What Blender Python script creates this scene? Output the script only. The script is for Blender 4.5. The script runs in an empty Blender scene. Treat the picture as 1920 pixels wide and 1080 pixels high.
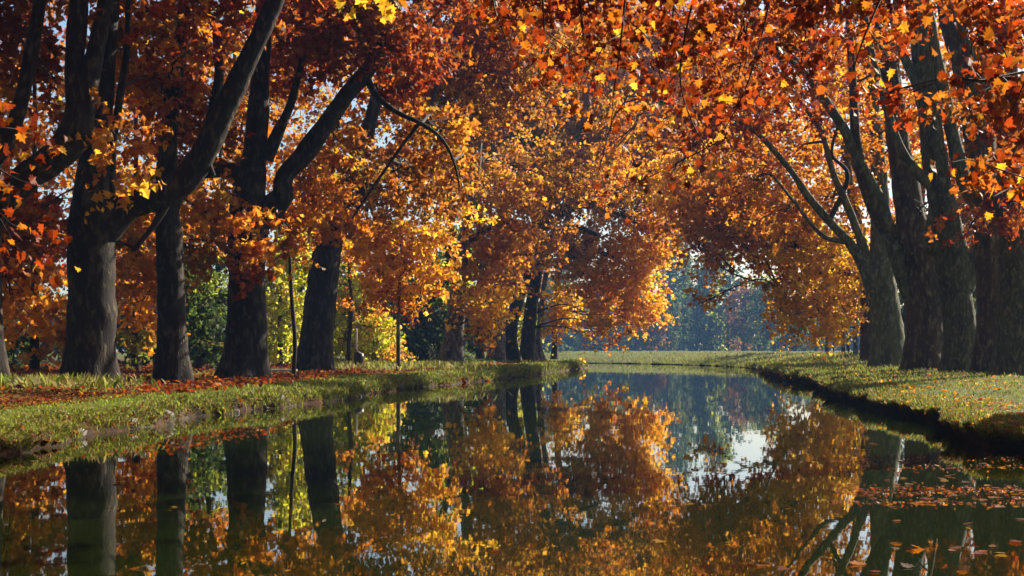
import bpy, math, random
import numpy as np
from mathutils import Vector

# ------------------------------------------------------------------ camera, sky, sun, exposure
F, H, HY = 2400.0, 1.7, 655.0            # focal length and horizon row in units of a 1920 px wide frame, eye height over the water
sc = bpy.context.scene
COL = sc.collection
cam = bpy.data.cameras.new('camera'); camo = bpy.data.objects.new('camera', cam); COL.objects.link(camo)
camo.location = (0, 0, H); camo.rotation_euler = (math.pi/2, 0, 0)
cam.sensor_width = 36; cam.lens = 36*F/1920; cam.shift_y = (HY-540)/1920
cam.clip_start = 0.1; cam.clip_end = 3000
sc.camera = camo
SUN_AZ, SUN_EL = math.radians(47), math.radians(33)
world = bpy.data.worlds.new('World'); sc.world = world; world.use_nodes = True
wn = world.node_tree
sky = wn.nodes.new('ShaderNodeTexSky'); sky.sky_type = 'NISHITA'; sky.sun_disc = False
sky.sun_elevation = SUN_EL; sky.sun_rotation = SUN_AZ; sky.dust_density = 1.2
wn.links.new(sky.outputs[0], wn.nodes['Background'].inputs[0])
wn.nodes['Background'].inputs[1].default_value = 0.055
sun = bpy.data.lights.new('sun', 'SUN'); sun.energy = 5.0; sun.angle = math.radians(0.5); sun.color = (1, 0.9, 0.74)
suno = bpy.data.objects.new('sun', sun); COL.objects.link(suno)
SD = Vector((math.sin(SUN_AZ)*math.cos(SUN_EL), math.cos(SUN_AZ)*math.cos(SUN_EL), math.sin(SUN_EL)))
suno.rotation_euler = (-SD).to_track_quat('-Z', 'Y').to_euler()
vs = sc.view_settings; vs.view_transform = 'Standard'; vs.look = 'None'; vs.exposure = 1.5; vs.gamma = 1
vs.use_curve_mapping = False
sc.render.engine = 'CYCLES'
cy = sc.cycles
cy.max_bounces = 5; cy.diffuse_bounces = 2; cy.glossy_bounces = 3; cy.transmission_bounces = 4
cy.volume_bounces = 0; cy.transparent_max_bounces = 4
cy.use_denoising = True; cy.caustics_reflective = False; cy.caustics_refractive = False
cy.sample_clamp_indirect = 4

# ------------------------------------------------------------------ helpers
rng = np.random.default_rng(11)
def P(px, py, Y): return np.array([(px-960)/F*Y, Y, H+(HY-py)/F*Y])
def W(px, py): Y = F*H/(py-HY); return ((px-960)/F*Y, Y)          # a pixel of the water line -> the water plane
def nrm(v): return v/np.maximum(np.linalg.norm(v, axis=-1, keepdims=True), 1e-9)

def hash3(i, j, k, seed=0):
    n = (i.astype(np.int64)*374761393 + j.astype(np.int64)*668265263 + k.astype(np.int64)*2147483647 + seed*974711) & 0x7fffffff
    n = ((n ^ (n >> 13))*1274126177) & 0x7fffffff
    return ((n ^ (n >> 16)) & 0xffff)/65535.0
def noise(p, scale=1.0, seed=0):
    p = np.asarray(p, float)*scale; i = np.floor(p).astype(np.int64); f = p-i; f = f*f*(3-2*f)
    r = 0
    for a in (0, 1):
        for b in (0, 1):
            for c in (0, 1):
                w = (f[..., 0] if a else 1-f[..., 0])*(f[..., 1] if b else 1-f[..., 1])*(f[..., 2] if c else 1-f[..., 2])
                r = r + w*hash3(i[..., 0]+a, i[..., 1]+b, i[..., 2]+c, seed)
    return r*2-1

def mesh(name, V, faces=None, quads=None, tris=None, col=None, smooth=False):
    """numpy mesh; quads (n,4) and/or tris (n,3); col: one colour for each face"""
    me = bpy.data.meshes.new(name)
    V = np.asarray(V, np.float32)
    parts = []
    if quads is not None and len(quads): parts.append(np.asarray(quads, np.int32))
    if tris is not None and len(tris): parts.append(np.asarray(tris, np.int32))
    loops = np.concatenate([p.ravel() for p in parts])
    counts = np.concatenate([np.full(len(p), p.shape[1], np.int32) for p in parts])
    starts = np.concatenate([[0], np.cumsum(counts)[:-1]]).astype(np.int32)
    me.vertices.add(len(V)); me.vertices.foreach_set('co', V.ravel())
    me.loops.add(len(loops)); me.loops.foreach_set('vertex_index', loops)
    me.polygons.add(len(counts)); me.polygons.foreach_set('loop_start', starts); me.polygons.foreach_set('loop_total', counts)
    me.polygons.foreach_set('use_smooth', np.full(len(counts), smooth))
    if col is not None:
        a = me.attributes.new('Col', 'FLOAT_COLOR', 'FACE')
        c = np.ones((len(counts), 4), np.float32); c[:, :3] = col
        a.data.foreach_set('color', c.ravel())
    me.update(calc_edges=True); me.validate()
    return me
def obj(name, me, mat=None, parent=None, loc=None):
    o = bpy.data.objects.new(name, me); COL.objects.link(o)
    if mat is not None and me is not None and len(me.materials) == 0: me.materials.append(mat)
    if parent is not None: o.parent = parent
    if loc is not None: o.location = loc
    return o
def tag(o, label=None, cat=None, group=None, kind=None):
    if label: o['label'] = label
    if cat: o['category'] = cat
    if group: o['group'] = group
    if kind: o['kind'] = kind
    return o
def thing(name, label, cat, loc, group=None):
    o = bpy.data.objects.new(name, None); COL.objects.link(o); o.location = loc; o.empty_display_size = 0.2
    return tag(o, label, cat, group)

# ------------------------------------------------------------------ materials
def newmat(name):
    m = bpy.data.materials.new(name); m.use_nodes = True
    nt = m.node_tree; b = nt.nodes['Principled BSDF']; return m, nt, b
def N(nt, t, **kw):
    n = nt.nodes.new(t)
    for k, v in kw.items():
        if k.startswith('_'): setattr(n, k[1:], v)
        else: n.inputs[k].default_value = v
    return n
def ramp(nt, fac, stops):
    r = nt.nodes.new('ShaderNodeValToRGB'); el = r.color_ramp.elements
    while len(el) < len(stops): el.new(0.5)
    for e, (p, c) in zip(el, stops): e.position = p; e.color = (*c, 1)
    nt.links.new(fac, r.inputs[0]); return r.outputs[0]
def mixc(nt, fac, a, b, mode='MIX'):
    m = nt.nodes.new('ShaderNodeMix'); m.data_type = 'RGBA'; m.blend_type = mode
    for s, v in ((0, fac), (6, a), (7, b)):
        if hasattr(v, 'is_linked'): nt.links.new(v, m.inputs[s])
        elif s == 0: m.inputs[0].default_value = v
        else: m.inputs[s].default_value = (*v, 1)
    return m.outputs[2]

def leaf_mat(name, source, trans=0.6, gain=1.55, rough=0.5):
    m, nt, b = newmat(name)
    if source == 'attr': a = N(nt, 'ShaderNodeAttribute', _attribute_name='Col'); c = a.outputs['Color']
    else: a = nt.nodes.new('ShaderNodeObjectInfo'); c = a.outputs['Color']
    nt.links.new(c, b.inputs['Base Color']); b.inputs['Roughness'].default_value = rough
    b.inputs['Specular IOR Level'].default_value = 0.16
    t = nt.nodes.new('ShaderNodeBsdfTranslucent')
    g = mixc(nt, 1.0, c, (gain, gain, gain*0.9), 'MULTIPLY'); nt.links.new(g, t.inputs[0])
    mx = nt.nodes.new('ShaderNodeMixShader'); mx.inputs[0].default_value = trans
    nt.links.new(b.outputs[0], mx.inputs[1]); nt.links.new(t.outputs[0], mx.inputs[2])
    nt.links.new(mx.outputs[0], nt.nodes['Material Output'].inputs[0])
    return m
M_LEAF = leaf_mat('autumn_leaf', 'attr')
M_NEAR = leaf_mat('near_leaf', 'obj', 0.55, 1.35)
M_GRASS = leaf_mat('grass_blade', 'attr', 0.4, 1.4, 0.6)

def bark_mat(name, dark, mid, pale, pale_at, scale=1.0, spots=0.0):
    m, nt, b = newmat(name)
    tc = nt.nodes.new('ShaderNodeTexCoord')
    mp = N(nt, 'ShaderNodeMapping'); mp.inputs['Scale'].default_value = (scale, scale, scale*0.38)
    nt.links.new(tc.outputs['Object'], mp.inputs[0])
    n1 = N(nt, 'ShaderNodeTexNoise', Scale=2.2, Detail=6, Roughness=0.65, Distortion=0.6); nt.links.new(mp.outputs[0], n1.inputs[0])
    n2 = N(nt, 'ShaderNodeTexNoise', Scale=6.5, Detail=4, Roughness=0.6, Distortion=0.3); nt.links.new(mp.outputs[0], n2.inputs[0])
    n3 = N(nt, 'ShaderNodeTexNoise', Scale=26, Detail=5, Roughness=0.7); nt.links.new(mp.outputs[0], n3.inputs[0])
    base = ramp(nt, n1.outputs[0], [(0.35, dark), (0.55, mid), (0.75, [x*1.25 for x in mid])])
    msk = ramp(nt, n2.outputs[0], [(pale_at-.06, (0, 0, 0)), (pale_at+0.14, (1, 1, 1))])
    c = mixc(nt, msk, base, pale)
    fine = ramp(nt, n3.outputs[0], [(0.3, (0.62, 0.6, 0.57)), (0.7, (1.12, 1.1, 1.08))])
    c = mixc(nt, 0.8, c, fine, 'MULTIPLY')
    nt.links.new(c, b.inputs['Base Color']); b.inputs['Roughness'].default_value = 0.85
    b.inputs['Specular IOR Level'].default_value = 0.25
    ad = N(nt, 'ShaderNodeMath', _operation='ADD'); nt.links.new(n3.outputs[0], ad.inputs[0]); nt.links.new(msk, ad.inputs[1])
    bp = N(nt, 'ShaderNodeBump', Strength=0.55, Distance=0.04); nt.links.new(ad.outputs[0], bp.inputs['Height'])
    nt.links.new(bp.outputs[0], b.inputs['Normal'])
    return m
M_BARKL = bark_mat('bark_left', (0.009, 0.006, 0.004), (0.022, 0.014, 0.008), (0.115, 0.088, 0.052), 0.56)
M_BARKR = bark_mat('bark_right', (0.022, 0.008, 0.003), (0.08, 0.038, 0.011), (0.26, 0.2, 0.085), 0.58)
M_BARKG = bark_mat('bark_mossy', (0.045, 0.042, 0.014), (0.1, 0.09, 0.03), (0.26, 0.22, 0.12), 0.55)
M_BARKM = bark_mat('bark_right_mossy', (0.03, 0.018, 0.006), (0.075, 0.06, 0.018), (0.24, 0.19, 0.09), 0.56, 1.4)
M_TWIG = bark_mat('twig_bark', (0.02, 0.012, 0.008), (0.04, 0.026, 0.016), (0.09, 0.07, 0.05), 0.7)
M_BARKB = bark_mat('bark_grey', (0.05, 0.045, 0.045), (0.12, 0.11, 0.105), (0.34, 0.32, 0.29), 0.54)

def ground_mat(name):
    m, nt, b = newmat(name)
    at = N(nt, 'ShaderNodeAttribute', _attribute_name='Col')
    tc = nt.nodes.new('ShaderNodeTexCoord')
    n1 = N(nt, 'ShaderNodeTexNoise', Scale=0.9, Detail=6, Roughness=0.65); nt.links.new(tc.outputs['Object'], n1.inputs[0])
    n2 = N(nt, 'ShaderNodeTexNoise', Scale=14, Detail=6, Roughness=0.7); nt.links.new(tc.outputs['Object'], n2.inputs[0])
    v = ramp(nt, n2.outputs[0], [(0.3, (0.45, 0.42, 0.4)), (0.5, (0.9, 0.9, 0.85)), (0.72, (1.5, 1.4, 1.2))])
    c = mixc(nt, 1.0, at.outputs['Color'], v, 'MULTIPLY')
    lit = ramp(nt, n1.outputs[0], [(0.48, (0, 0, 0)), (0.66, (0.55, 0.55, 0.55))])
    c = mixc(nt, lit, c, (0.13, 0.045, 0.014))
    nt.links.new(c, b.inputs['Base Color']); b.inputs['Roughness'].default_value = 0.95
    b.inputs['Specular IOR Level'].default_value = 0.15
    bp = N(nt, 'ShaderNodeBump', Strength=0.8, Distance=0.06); nt.links.new(n2.outputs[0], bp.inputs['Height'])
    nt.links.new(bp.outputs[0], b.inputs['Normal']); return m
M_GROUND = ground_mat('earth_and_turf')

def plain(name, col, rough=0.7, nscale=20, var=0.35, bump=0.3):
    m, nt, b = newmat(name)
    tc = nt.nodes.new('ShaderNodeTexCoord')
    n = N(nt, 'ShaderNodeTexNoise', Scale=nscale, Detail=6, Roughness=0.65); nt.links.new(tc.outputs['Object'], n.inputs[0])
    c = ramp(nt, n.outputs[0], [(0.3, [x*(1-var) for x in col]), (0.7, [min(1, x*(1+var)) for x in col])])
    nt.links.new(c, b.inputs['Base Color']); b.inputs['Roughness'].default_value = rough
    bp = N(nt, 'ShaderNodeBump', Strength=bump, Distance=0.02); nt.links.new(n.outputs[0], bp.inputs['Height'])
    nt.links.new(bp.outputs[0], b.inputs['Normal']); return m
M_STONE = plain('pale_stone', (0.13, 0.11, 0.09), 0.8, 9, 0.5, 0.7)
M_ROOT = plain('lichen_stone', (0.34, 0.31, 0.26), 0.8, 12, 0.45, 0.6)
M_POST = plain('weathered_post', (0.5, 0.49, 0.47), 0.6, 15, 0.25)
M_BIN = plain('black_plastic', (0.012, 0.012, 0.013), 0.45, 12, 0.3, 0.15)
M_PLANK = plain('grey_plank', (0.42, 0.4, 0.38), 0.7, 8, 0.3)
M_REED = plain('dry_stalk', (0.5, 0.46, 0.36), 0.6, 30, 0.25)

M_WATER, nt, b = newmat('canal_water')
b.inputs['Base Color'].default_value = (0.008, 0.013, 0.0012, 1)
b.inputs['Roughness'].default_value = 0.015; b.inputs['IOR'].default_value = 2.3
tc = nt.nodes.new('ShaderNodeTexCoord')
mp = N(nt, 'ShaderNodeMapping'); mp.inputs['Scale'].default_value = (1.0, 0.55, 1); nt.links.new(tc.outputs['Object'], mp.inputs[0])
n1 = N(nt, 'ShaderNodeTexNoise', Scale=1.3, Detail=3, Roughness=0.5); nt.links.new(mp.outputs[0], n1.inputs[0])
n2 = N(nt, 'ShaderNodeTexNoise', Scale=0.22, Detail=2, Roughness=0.5); nt.links.new(mp.outputs[0], n2.inputs[0])
ad = N(nt, 'ShaderNodeMath', _operation='MULTIPLY_ADD'); ad.inputs[1].default_value = 0.18
nt.links.new(n1.outputs[0], ad.inputs[0]); nt.links.new(n2.outputs[0], ad.inputs[2])
bp = N(nt, 'ShaderNodeBump', Strength=0.06, Distance=0.12); nt.links.new(ad.outputs[0], bp.inputs['Height'])
nt.links.new(bp.outputs[0], b.inputs['Normal'])

# ------------------------------------------------------------------ the canal: water lines, banks, ground
LW = np.array([(-10.2, -40), (-9.2, 0), (-8.7, 12), W(0, 850), W(245, 805), W(440, 775), W(627, 750), W(751, 731), W(907, 715),
               W(1000, 703), W(1060, 695), (7.2, 120), (6.9, 131), (2.0, 139), (-10, 146), (-60, 168), (-200, 215)])
RW = np.array([(6.4, -40), (7.2, 0), (7.7, 12), W(1918, 848), W(1763, 802), W(1608, 758), W(1530, 725), W(1457, 708), (20.5, 106),
               (21.5, 122), (19.6, 136), (15, 149), (8.5, 158), (-4, 167), (-60, 199), (-200, 250)])
def catmull(Q, step):
    Q = np.asarray(Q, float); E = np.vstack([2*Q[0]-Q[1], Q, 2*Q[-1]-Q[-2]]); out = []
    for i in range(1, len(E)-2):
        p0, p1, p2, p3 = E[i-1], E[i], E[i+1], E[i+2]
        d = np.linalg.norm(p2-p1); st = step(p1) if callable(step) else step
        n = max(2, int(d/st)); t = np.linspace(0, 1, n, endpoint=False)[:, None]
        out.append(0.5*((2*p1)+(-p0+p2)*t+(2*p0-5*p1+4*p2-p3)*t**2+(-p0+3*p1-3*p2+p3)*t**3))
    out.append(Q[-1:]); return np.vstack(out)
stepf = lambda p: 0.16 if 10 < p[1] < 60 else (0.4 if 60 <= p[1] < 180 and p[0] > -20 else 4.0)
LL, RL = catmull(LW, stepf), catmull(RW, stepf)

def sdist(X, Y, line):
    best = np.full(X.shape, 1e9)
    A, B = line[:-1:6], None
    pts = np.vstack([line[::6], line[-1:]])
    for a, c in zip(pts[:-1], pts[1:]):
        d = c-a; L2 = (d**2).sum()+1e-9
        t = np.clip(((X-a[0])*d[0]+(Y-a[1])*d[1])/L2, 0, 1)
        q = np.hypot(X-a[0]-t*d[0], Y-a[1]-t*d[1]); best = np.minimum(best, q)
    return best
def inside(X, Y, poly):
    r = np.zeros(X.shape, bool); n = len(poly)
    for i in range(n):
        x1, y1 = poly[i]; x2, y2 = poly[(i+1) % n]
        if y1 == y2: continue
        c = ((y1 > Y) != (y2 > Y)) & (X < (x2-x1)*(Y-y1)/(y2-y1)+x1); r ^= c
    return r
CANAL = np.vstack([LL[::5], RL[::-1][::5]])

TOPZ = 0.68
def far_scale(y): return 1+0.75*np.clip((y-85)/45, 0, 1)
def gz(x, y):                                                        # height of the land well away from the water
    x = np.asarray(x, float); y = np.asarray(y, float)
    p = np.stack([x, y, np.zeros_like(x)], -1)
    return TOPZ+0.09*noise(p, 0.16, 3)+0.04*noise(p, 0.7, 4)
def gzr(x, y): return gz(x, y)*np.where((x > 12) & (y > 85), far_scale(y), 1)

PROF_L = np.array([(-1.4, -.9), (-.5, -.45), (-.12, -.12), (0, 0), (.06, .08), (.13, .16), (.22, .23), (.32, .29), (.45, .34), (.6, .385), (.8, .42),
                   (1.05, .45), (1.35, .475), (1.7, .5), (2.2, .52), (2.8, .535), (3.5, .56), (4.3, .6), (5.2, .64), (6.2, .68), (7.5, .70), (9, .62)])
PROF_R = np.array([(-1.2, -.9), (-.2, -.5), (.1, -.15), (.16, 0), (.14, .08), (.06, .17), (0, .25), (-.03, .31), (.03, .36), (.16, .4), (.36, .43), (.6, .46), (.9, .49),
                   (1.3, .52), (1.8, .55), (2.4, .58), (3.1, .61), (4, .64), (5, .67), (6.2, .7), (7.5, .71), (9, .62)])
def bank(name, line, prof, sgn, seed):
    T = np.gradient(line, axis=0); T /= np.linalg.norm(T, axis=1, keepdims=True)
    NRM = np.stack([-T[:, 1], T[:, 0]], 1)*sgn
    k = 15; ker = np.ones(k)/k
    for c in (0, 1):
        NRM[:, c] = np.convolve(np.pad(NRM[:, c], k//2, 'edge'), ker, 'valid')
    s = np.concatenate([[0], np.cumsum(np.linalg.norm(np.diff(line, axis=0), axis=1))])
    n, m = len(line), len(prof)
    t = prof[:, 0][None, :]; z = prof[:, 1][None, :].repeat(n, 0)
    S = np.repeat(s[:, None], m, 1)
    q = np.stack([S*0.6, t*0.0+z*0+np.zeros((n, m)), np.full((n, m), float(seed))], -1)
    edge = np.exp(-np.maximum(t-0.3, 0)/1.2)
    off = ((0.34 if sgn > 0 else .55)*noise(q, 0.75, seed)+0.2*noise(q, 2.4, seed+1)+0.1*noise(q, 6.0, seed+2))*edge
    near = np.clip(1.3-line[:, 1]/150, 0.35, 1)[:, None]
    off = off*near
    fs = far_scale(line[:, 1])[:, None] if sgn < 0 else 1.0
    X = line[:, 0:1]+NRM[:, 0:1]*(t*(1+0.5*(np.asarray(fs)-1)*(t > 0))+off); Y = line[:, 1:2]+NRM[:, 1:2]*(t*(1+0.5*(np.asarray(fs)-1)*(t > 0))+off)
    zz = np.where(z > 0, z*fs, z)
    if sgn < 0:
        wf = np.clip((line[:, 1]-84)/26, 0, 1)[:, None]; zz = np.where(z > 0, zz*(1-wf)+wf*(.05+1.2*np.clip(t/6.5, 0, 1)**.8), zz)
    p = np.stack([X, Y, zz], -1)
    bump = (0.05 if sgn > 0 else .09)*noise(p, .8, seed+5)+0.045*noise(p, 3.1, seed+6)+0.03*noise(p, 7.3, seed+7)
    zz = zz+bump*np.clip((z+.05)/.2, 0, 1)*np.clip(1.6-z, .5, 1)
    amp = np.clip(1-np.abs(z-.2)/.3, 0, 1)
    X = X+amp*0.09*noise(p, 4.2, seed+8)*near; 
    V = np.stack([X, Y, zz], -1)
    i, j = np.meshgrid(np.arange(n-1), np.arange(m-1), indexing='ij'); a = (i*m+j).ravel()
    quads = np.stack([a, a+m, a+m+1, a+1], 1)
    if sgn > 0: quads = quads[:, ::-1]
    tc = (t[0, :-1]+t[0, 1:])/2; zc = (z[0, :-1]+z[0, 1:])/2
    TT = np.broadcast_to(tc, (n-1, m-1)); ZZ = np.broadcast_to(zc, (n-1, m-1))
    pc = V[:-1, :-1]
    nz = noise(pc, 0.9, seed+11)+0.6*noise(pc, 2.7, seed+12)
    grass = np.array([0.09, 0.12, 0.016]); earth = np.array([0.03, 0.02, 0.012]); litter = np.array([0.11, 0.042, 0.014]); stone = np.array([0.1, 0.085, 0.065])
    C = np.ones((n-1, m-1, 3))*grass
    w = np.clip((0.34-ZZ)/0.12+nz*0.6, 0, 1)[..., None]; C = C*(1-w)+earth*w
    w = (np.clip((nz-0.35)*2, 0, 1)*np.clip((0.4-ZZ)/.2, 0, 1))[..., None]*(0.8 if sgn > 0 else 0.25); C = C*(1-w)+stone*w
    if sgn > 0:                                                       # the leaf-strewn towpath behind the left bank
        w = (np.clip((TT-1.9+0.25*nz)/0.4, 0, 1)*np.clip((4.4-TT+0.5*nz)/0.6, 0, 1))[..., None]; C = C*(1-w)+litter*0.8*w
        w = np.clip((TT-4.2+nz)/1.0, 0, 1)[..., None]*0.6; C = C*(1-w)+litter*0.7*w
    else:
        w = np.clip(nz*0.9-0.25, 0, 0.75)[..., None]; C = C*(1-w)+litter*w
    me = mesh(name, V.reshape(-1, 3), quads=quads, col=C.reshape(-1, 3), smooth=True)
    tag(obj(name, me, M_GROUND), kind='structure')
    return V, S, z
BL, SL, ZL = bank('canal_bank_left', LL, PROF_L, 1, 20)
BR, SR, ZR = bank('canal_bank_right', RL, PROF_R, -1, 40)

gx = np.concatenate([np.linspace(-400, -70, 40), np.linspace(-66, 70, 200), np.linspace(75, 400, 40)])
gy = np.concatenate([np.linspace(-60, 10, 20), np.linspace(11, 200, 260), np.linspace(203, 480, 50)])
GX, GY = np.meshgrid(gx, gy, indexing='ij')
sd = np.minimum(sdist(GX, GY, LL), sdist(GX, GY, RL)); ins = inside(GX, GY, CANAL)
GZ = gzr(GX, GY); sdr = sdist(GX, GY, RL); thr = np.where((sdr <= sd+1e-6) & (GX > -30), 4.6+4.2*np.clip((GY-80)/22, 0, 1), 4.6)
GZ = np.where(ins | (sd < thr), -1.6, GZ-0.02)
n, m = GX.shape; i, j = np.meshgrid(np.arange(n-1), np.arange(m-1), indexing='ij'); a = (i*m+j).ravel()
gc = np.stack([GX, GY, GZ], -1)[:-1, :-1]; nz = noise(gc, 0.22, 70)+0.5*noise(gc, 0.8, 71)
C = np.array([0.06, 0.05, 0.016])+np.clip(nz, 0, 1)[..., None]*np.array([0.02, 0.03, 0.0])
right = (gc[..., 0] > 8) | (gc[..., 1] > 140)
C[right] = np.array([0.07, 0.1, 0.018])
ground = obj('ground', mesh('ground', np.stack([GX, GY, GZ], -1).reshape(-1, 3), quads=np.stack([a, a+m, a+m+1, a+1], 1), col=C.reshape(-1, 3), smooth=True), M_GROUND)
tag(ground, kind='structure')
wv = np.array([(-398, -58, 0), (398, -58, 0), (398, 478, 0), (-398, 478, 0)])
tag(obj('water', mesh('water', wv, quads=[(0, 1, 2, 3)]), M_WATER), kind='structure')

# ------------------------------------------------------------------ tubes, leaves, trees
def tube(pts, rad, sides=16, step=0.2, seed=0, lump=0.1, flare=0.0, cap=True):
    """tapered, slightly lumpy limb along a smooth path; returns verts, quads"""
    Q = np.column_stack([pts, rad]); S = catmull(Q, step) if len(Q) > 1 else Q
    C, r = S[:, :3], np.maximum(S[:, 3], 0.002)
    T = nrm(np.gradient(C, axis=0)); n = len(C)
    up = np.array([0.37, 0.9, 0.2]); A = np.zeros_like(C); u = nrm(np.cross(T[0], up)); 
    for k in range(n):
        u = u-T[k]*np.dot(u, T[k]); u = u/max(np.linalg.norm(u), 1e-6); A[k] = u
    B = np.cross(T, A)
    th = np.linspace(0, 2*math.pi, sides, endpoint=False)
    D = A[:, None]*np.cos(th)[None, :, None]+B[:, None]*np.sin(th)[None, :, None]
    rr = np.repeat(r[:, None], sides, 1)
    if lump:
        q = C[:, None]*0.9+D*0.9*rr[..., None]
        rm = float(np.mean(r))
        rr = rr*(1+lump*noise(q, 0.55/rm**.5, seed)+0.5*lump*noise(q, 1.6/rm**.5, seed+1)+0.3*lump*noise(q, 4/rm**.5, seed+2))
    if flare:
        hgt = np.concatenate([[0], np.cumsum(np.linalg.norm(np.diff(C, axis=0), axis=1))])
        k = np.exp(-hgt/(0.55+0.25*r[0]))[:, None]
        lob = 0.55+0.45*np.cos(th*5+seed)+0.25*np.cos(th*3+2*seed)
        rr = rr*(1+flare*k*lob[None, :])
    V = C[:, None]+D*rr[..., None]
    i, j = np.meshgrid(np.arange(n-1), np.arange(sides), indexing='ij')
    q = np.stack([i*sides+j, i*sides+(j+1) % sides, (i+1)*sides+(j+1) % sides, (i+1)*sides+j], -1).reshape(-1, 4)
    V = V.reshape(-1, 3)
    if cap:
        e = len(V); V = np.vstack([V, C[-1:]+T[-1:]*r[-1]*0.5]); o = (n-1)*sides
        k = np.arange(sides); q = np.vstack([q, np.stack([o+k, o+(k+1) % sides, np.full(sides, e), np.full(sides, e)], 1)])
    return V, q
def tubes_mesh(name, L, org, smooth=True):
    Vs, Qs, o = [], [], 0
    for V, q in L: Vs.append(V); Qs.append(q+o); o += len(V)
    V = np.vstack(Vs)-org; q = np.vstack(Qs); deg = q[:, 2] == q[:, 3]
    return mesh(name, V, quads=q[~deg], tris=q[deg][:, :3], smooth=smooth)

# leaf blades: length along x, width along y, fold along z
def leafT(kind):
    if kind == 'star':
        o = [(-.02, 0), (.02, -.2), (-.06, -.42), (.18, -.36), (.3, -.56), (.42, -.3), (.62, -.4), (.62, -.16), (1, 0), (.62, .16), (.62, .4), (.42, .3), (.3, .56), (.18, .36), (-.06, .42), (.02, .2)]
        V = [(x-.1, y, 0.18*abs(y)-0.12*x*x) for x, y in o]+[(.22, 0, -.03)]
        n = len(o); return np.array(V), np.array([(i, (i+1) % n, n) for i in range(n)])
    if kind == 'lobe':
        V = [(0, 0, 0), (.05, -.5, .1), (.38, -.24, .02), (.5, -.44, .08), (1, 0, -.14), (.5, .44, .08), (.38, .24, .02), (.05, .5, .1)]
        return np.array(V), np.array([(0, 1, 2), (2, 3, 4), (0, 2, 4), (0, 4, 6), (6, 4, 5), (0, 6, 7)])
    V = [(0, 0, 0), (.4, -.42, .1), (1, 0, -.1), (.4, .42, .1)]
    return np.array(V), np.array([(0, 1, 2), (0, 2, 3)])
LT = {k: leafT(k) for k in ('star', 'lobe', 'rhomb')}
def leaves_mesh(name, pos, size, col, kind, org, r, upbias=0.5, droop=0.5):
    TV, TF = LT[kind]; n = len(pos)
    Nn = nrm(r.normal(size=(n, 3))+np.array([0, 0, upbias]))
    X = r.normal(size=(n, 3)); X[:, 2] -= droop; X = nrm(X-Nn*(X*Nn).sum(1, keepdims=True)); Yv = np.cross(Nn, X)
    s = size[:, None, None]
    V = (pos-org)[:, None]+s*(TV[None, :, 0:1]*X[:, None]+TV[None, :, 1:2]*Yv[:, None]+TV[None, :, 2:3]*Nn[:, None])
    Fc = (TF[None]+np.arange(n)[:, None, None]*len(TV)).reshape(-1, 3)
    return mesh(name, V.reshape(-1, 3), tris=Fc, col=np.repeat(col, len(TF), 0))

RED, DRED, ORA, GOLD, YEL = (.27, .04, .006), (.14, .018, .004), (.43, .135, .012), (.62, .31, .022), (.7, .45, .04)
BRN, OLI, YGR, GRN, DGR, RUS = (.18, .07, .013), (.16, .12, .016), (.5, .5, .04), (.09, .13, .02), (.025, .045, .014), (.24, .085, .018)
PAL = {
 'red': [(RED, 4), (DRED, 3), (ORA, 3), (GOLD, .6)], 'darkred': [(DRED, 4), (RED, 4), (BRN, 2), (ORA, 2.4)],
 'orange': [(ORA, 5), (RUS, 2), (GOLD, 3.5), (RED, .6), (OLI, .6)], 'brown': [(BRN, 4), (ORA, 3.5), (RUS, 2.5), (OLI, 2.2), (GOLD, 2.6)],
 'gold': [(GOLD, 5), (ORA, 1.6), (YEL, 3), (OLI, .6)], 'mustard': [(GOLD, 4), (OLI, 2), (YEL, 3), (ORA, 1.4)],
 'ygreen': [(YGR, 5), (YEL, 1.2), (GRN, 3), (OLI, 2)], 'green': [(GRN, 5), (YGR, 1.5), (DGR, 3)], 'dark': [(DGR, 6), (GRN, 2), (OLI, 1)],
 'russet': [(RUS, 4), (BRN, 3), (OLI, 1.5)], 'olive': [(OLI, 4), (YGR, 2), (GRN, 2), (BRN, 1)]}
def pick(pal, n, r):
    cs = np.array([c for c, w in PAL[pal]]); w = np.array([w for c, w in PAL[pal]], float); w /= w.sum()
    return cs[r.choice(len(cs), n, p=w)]

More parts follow.
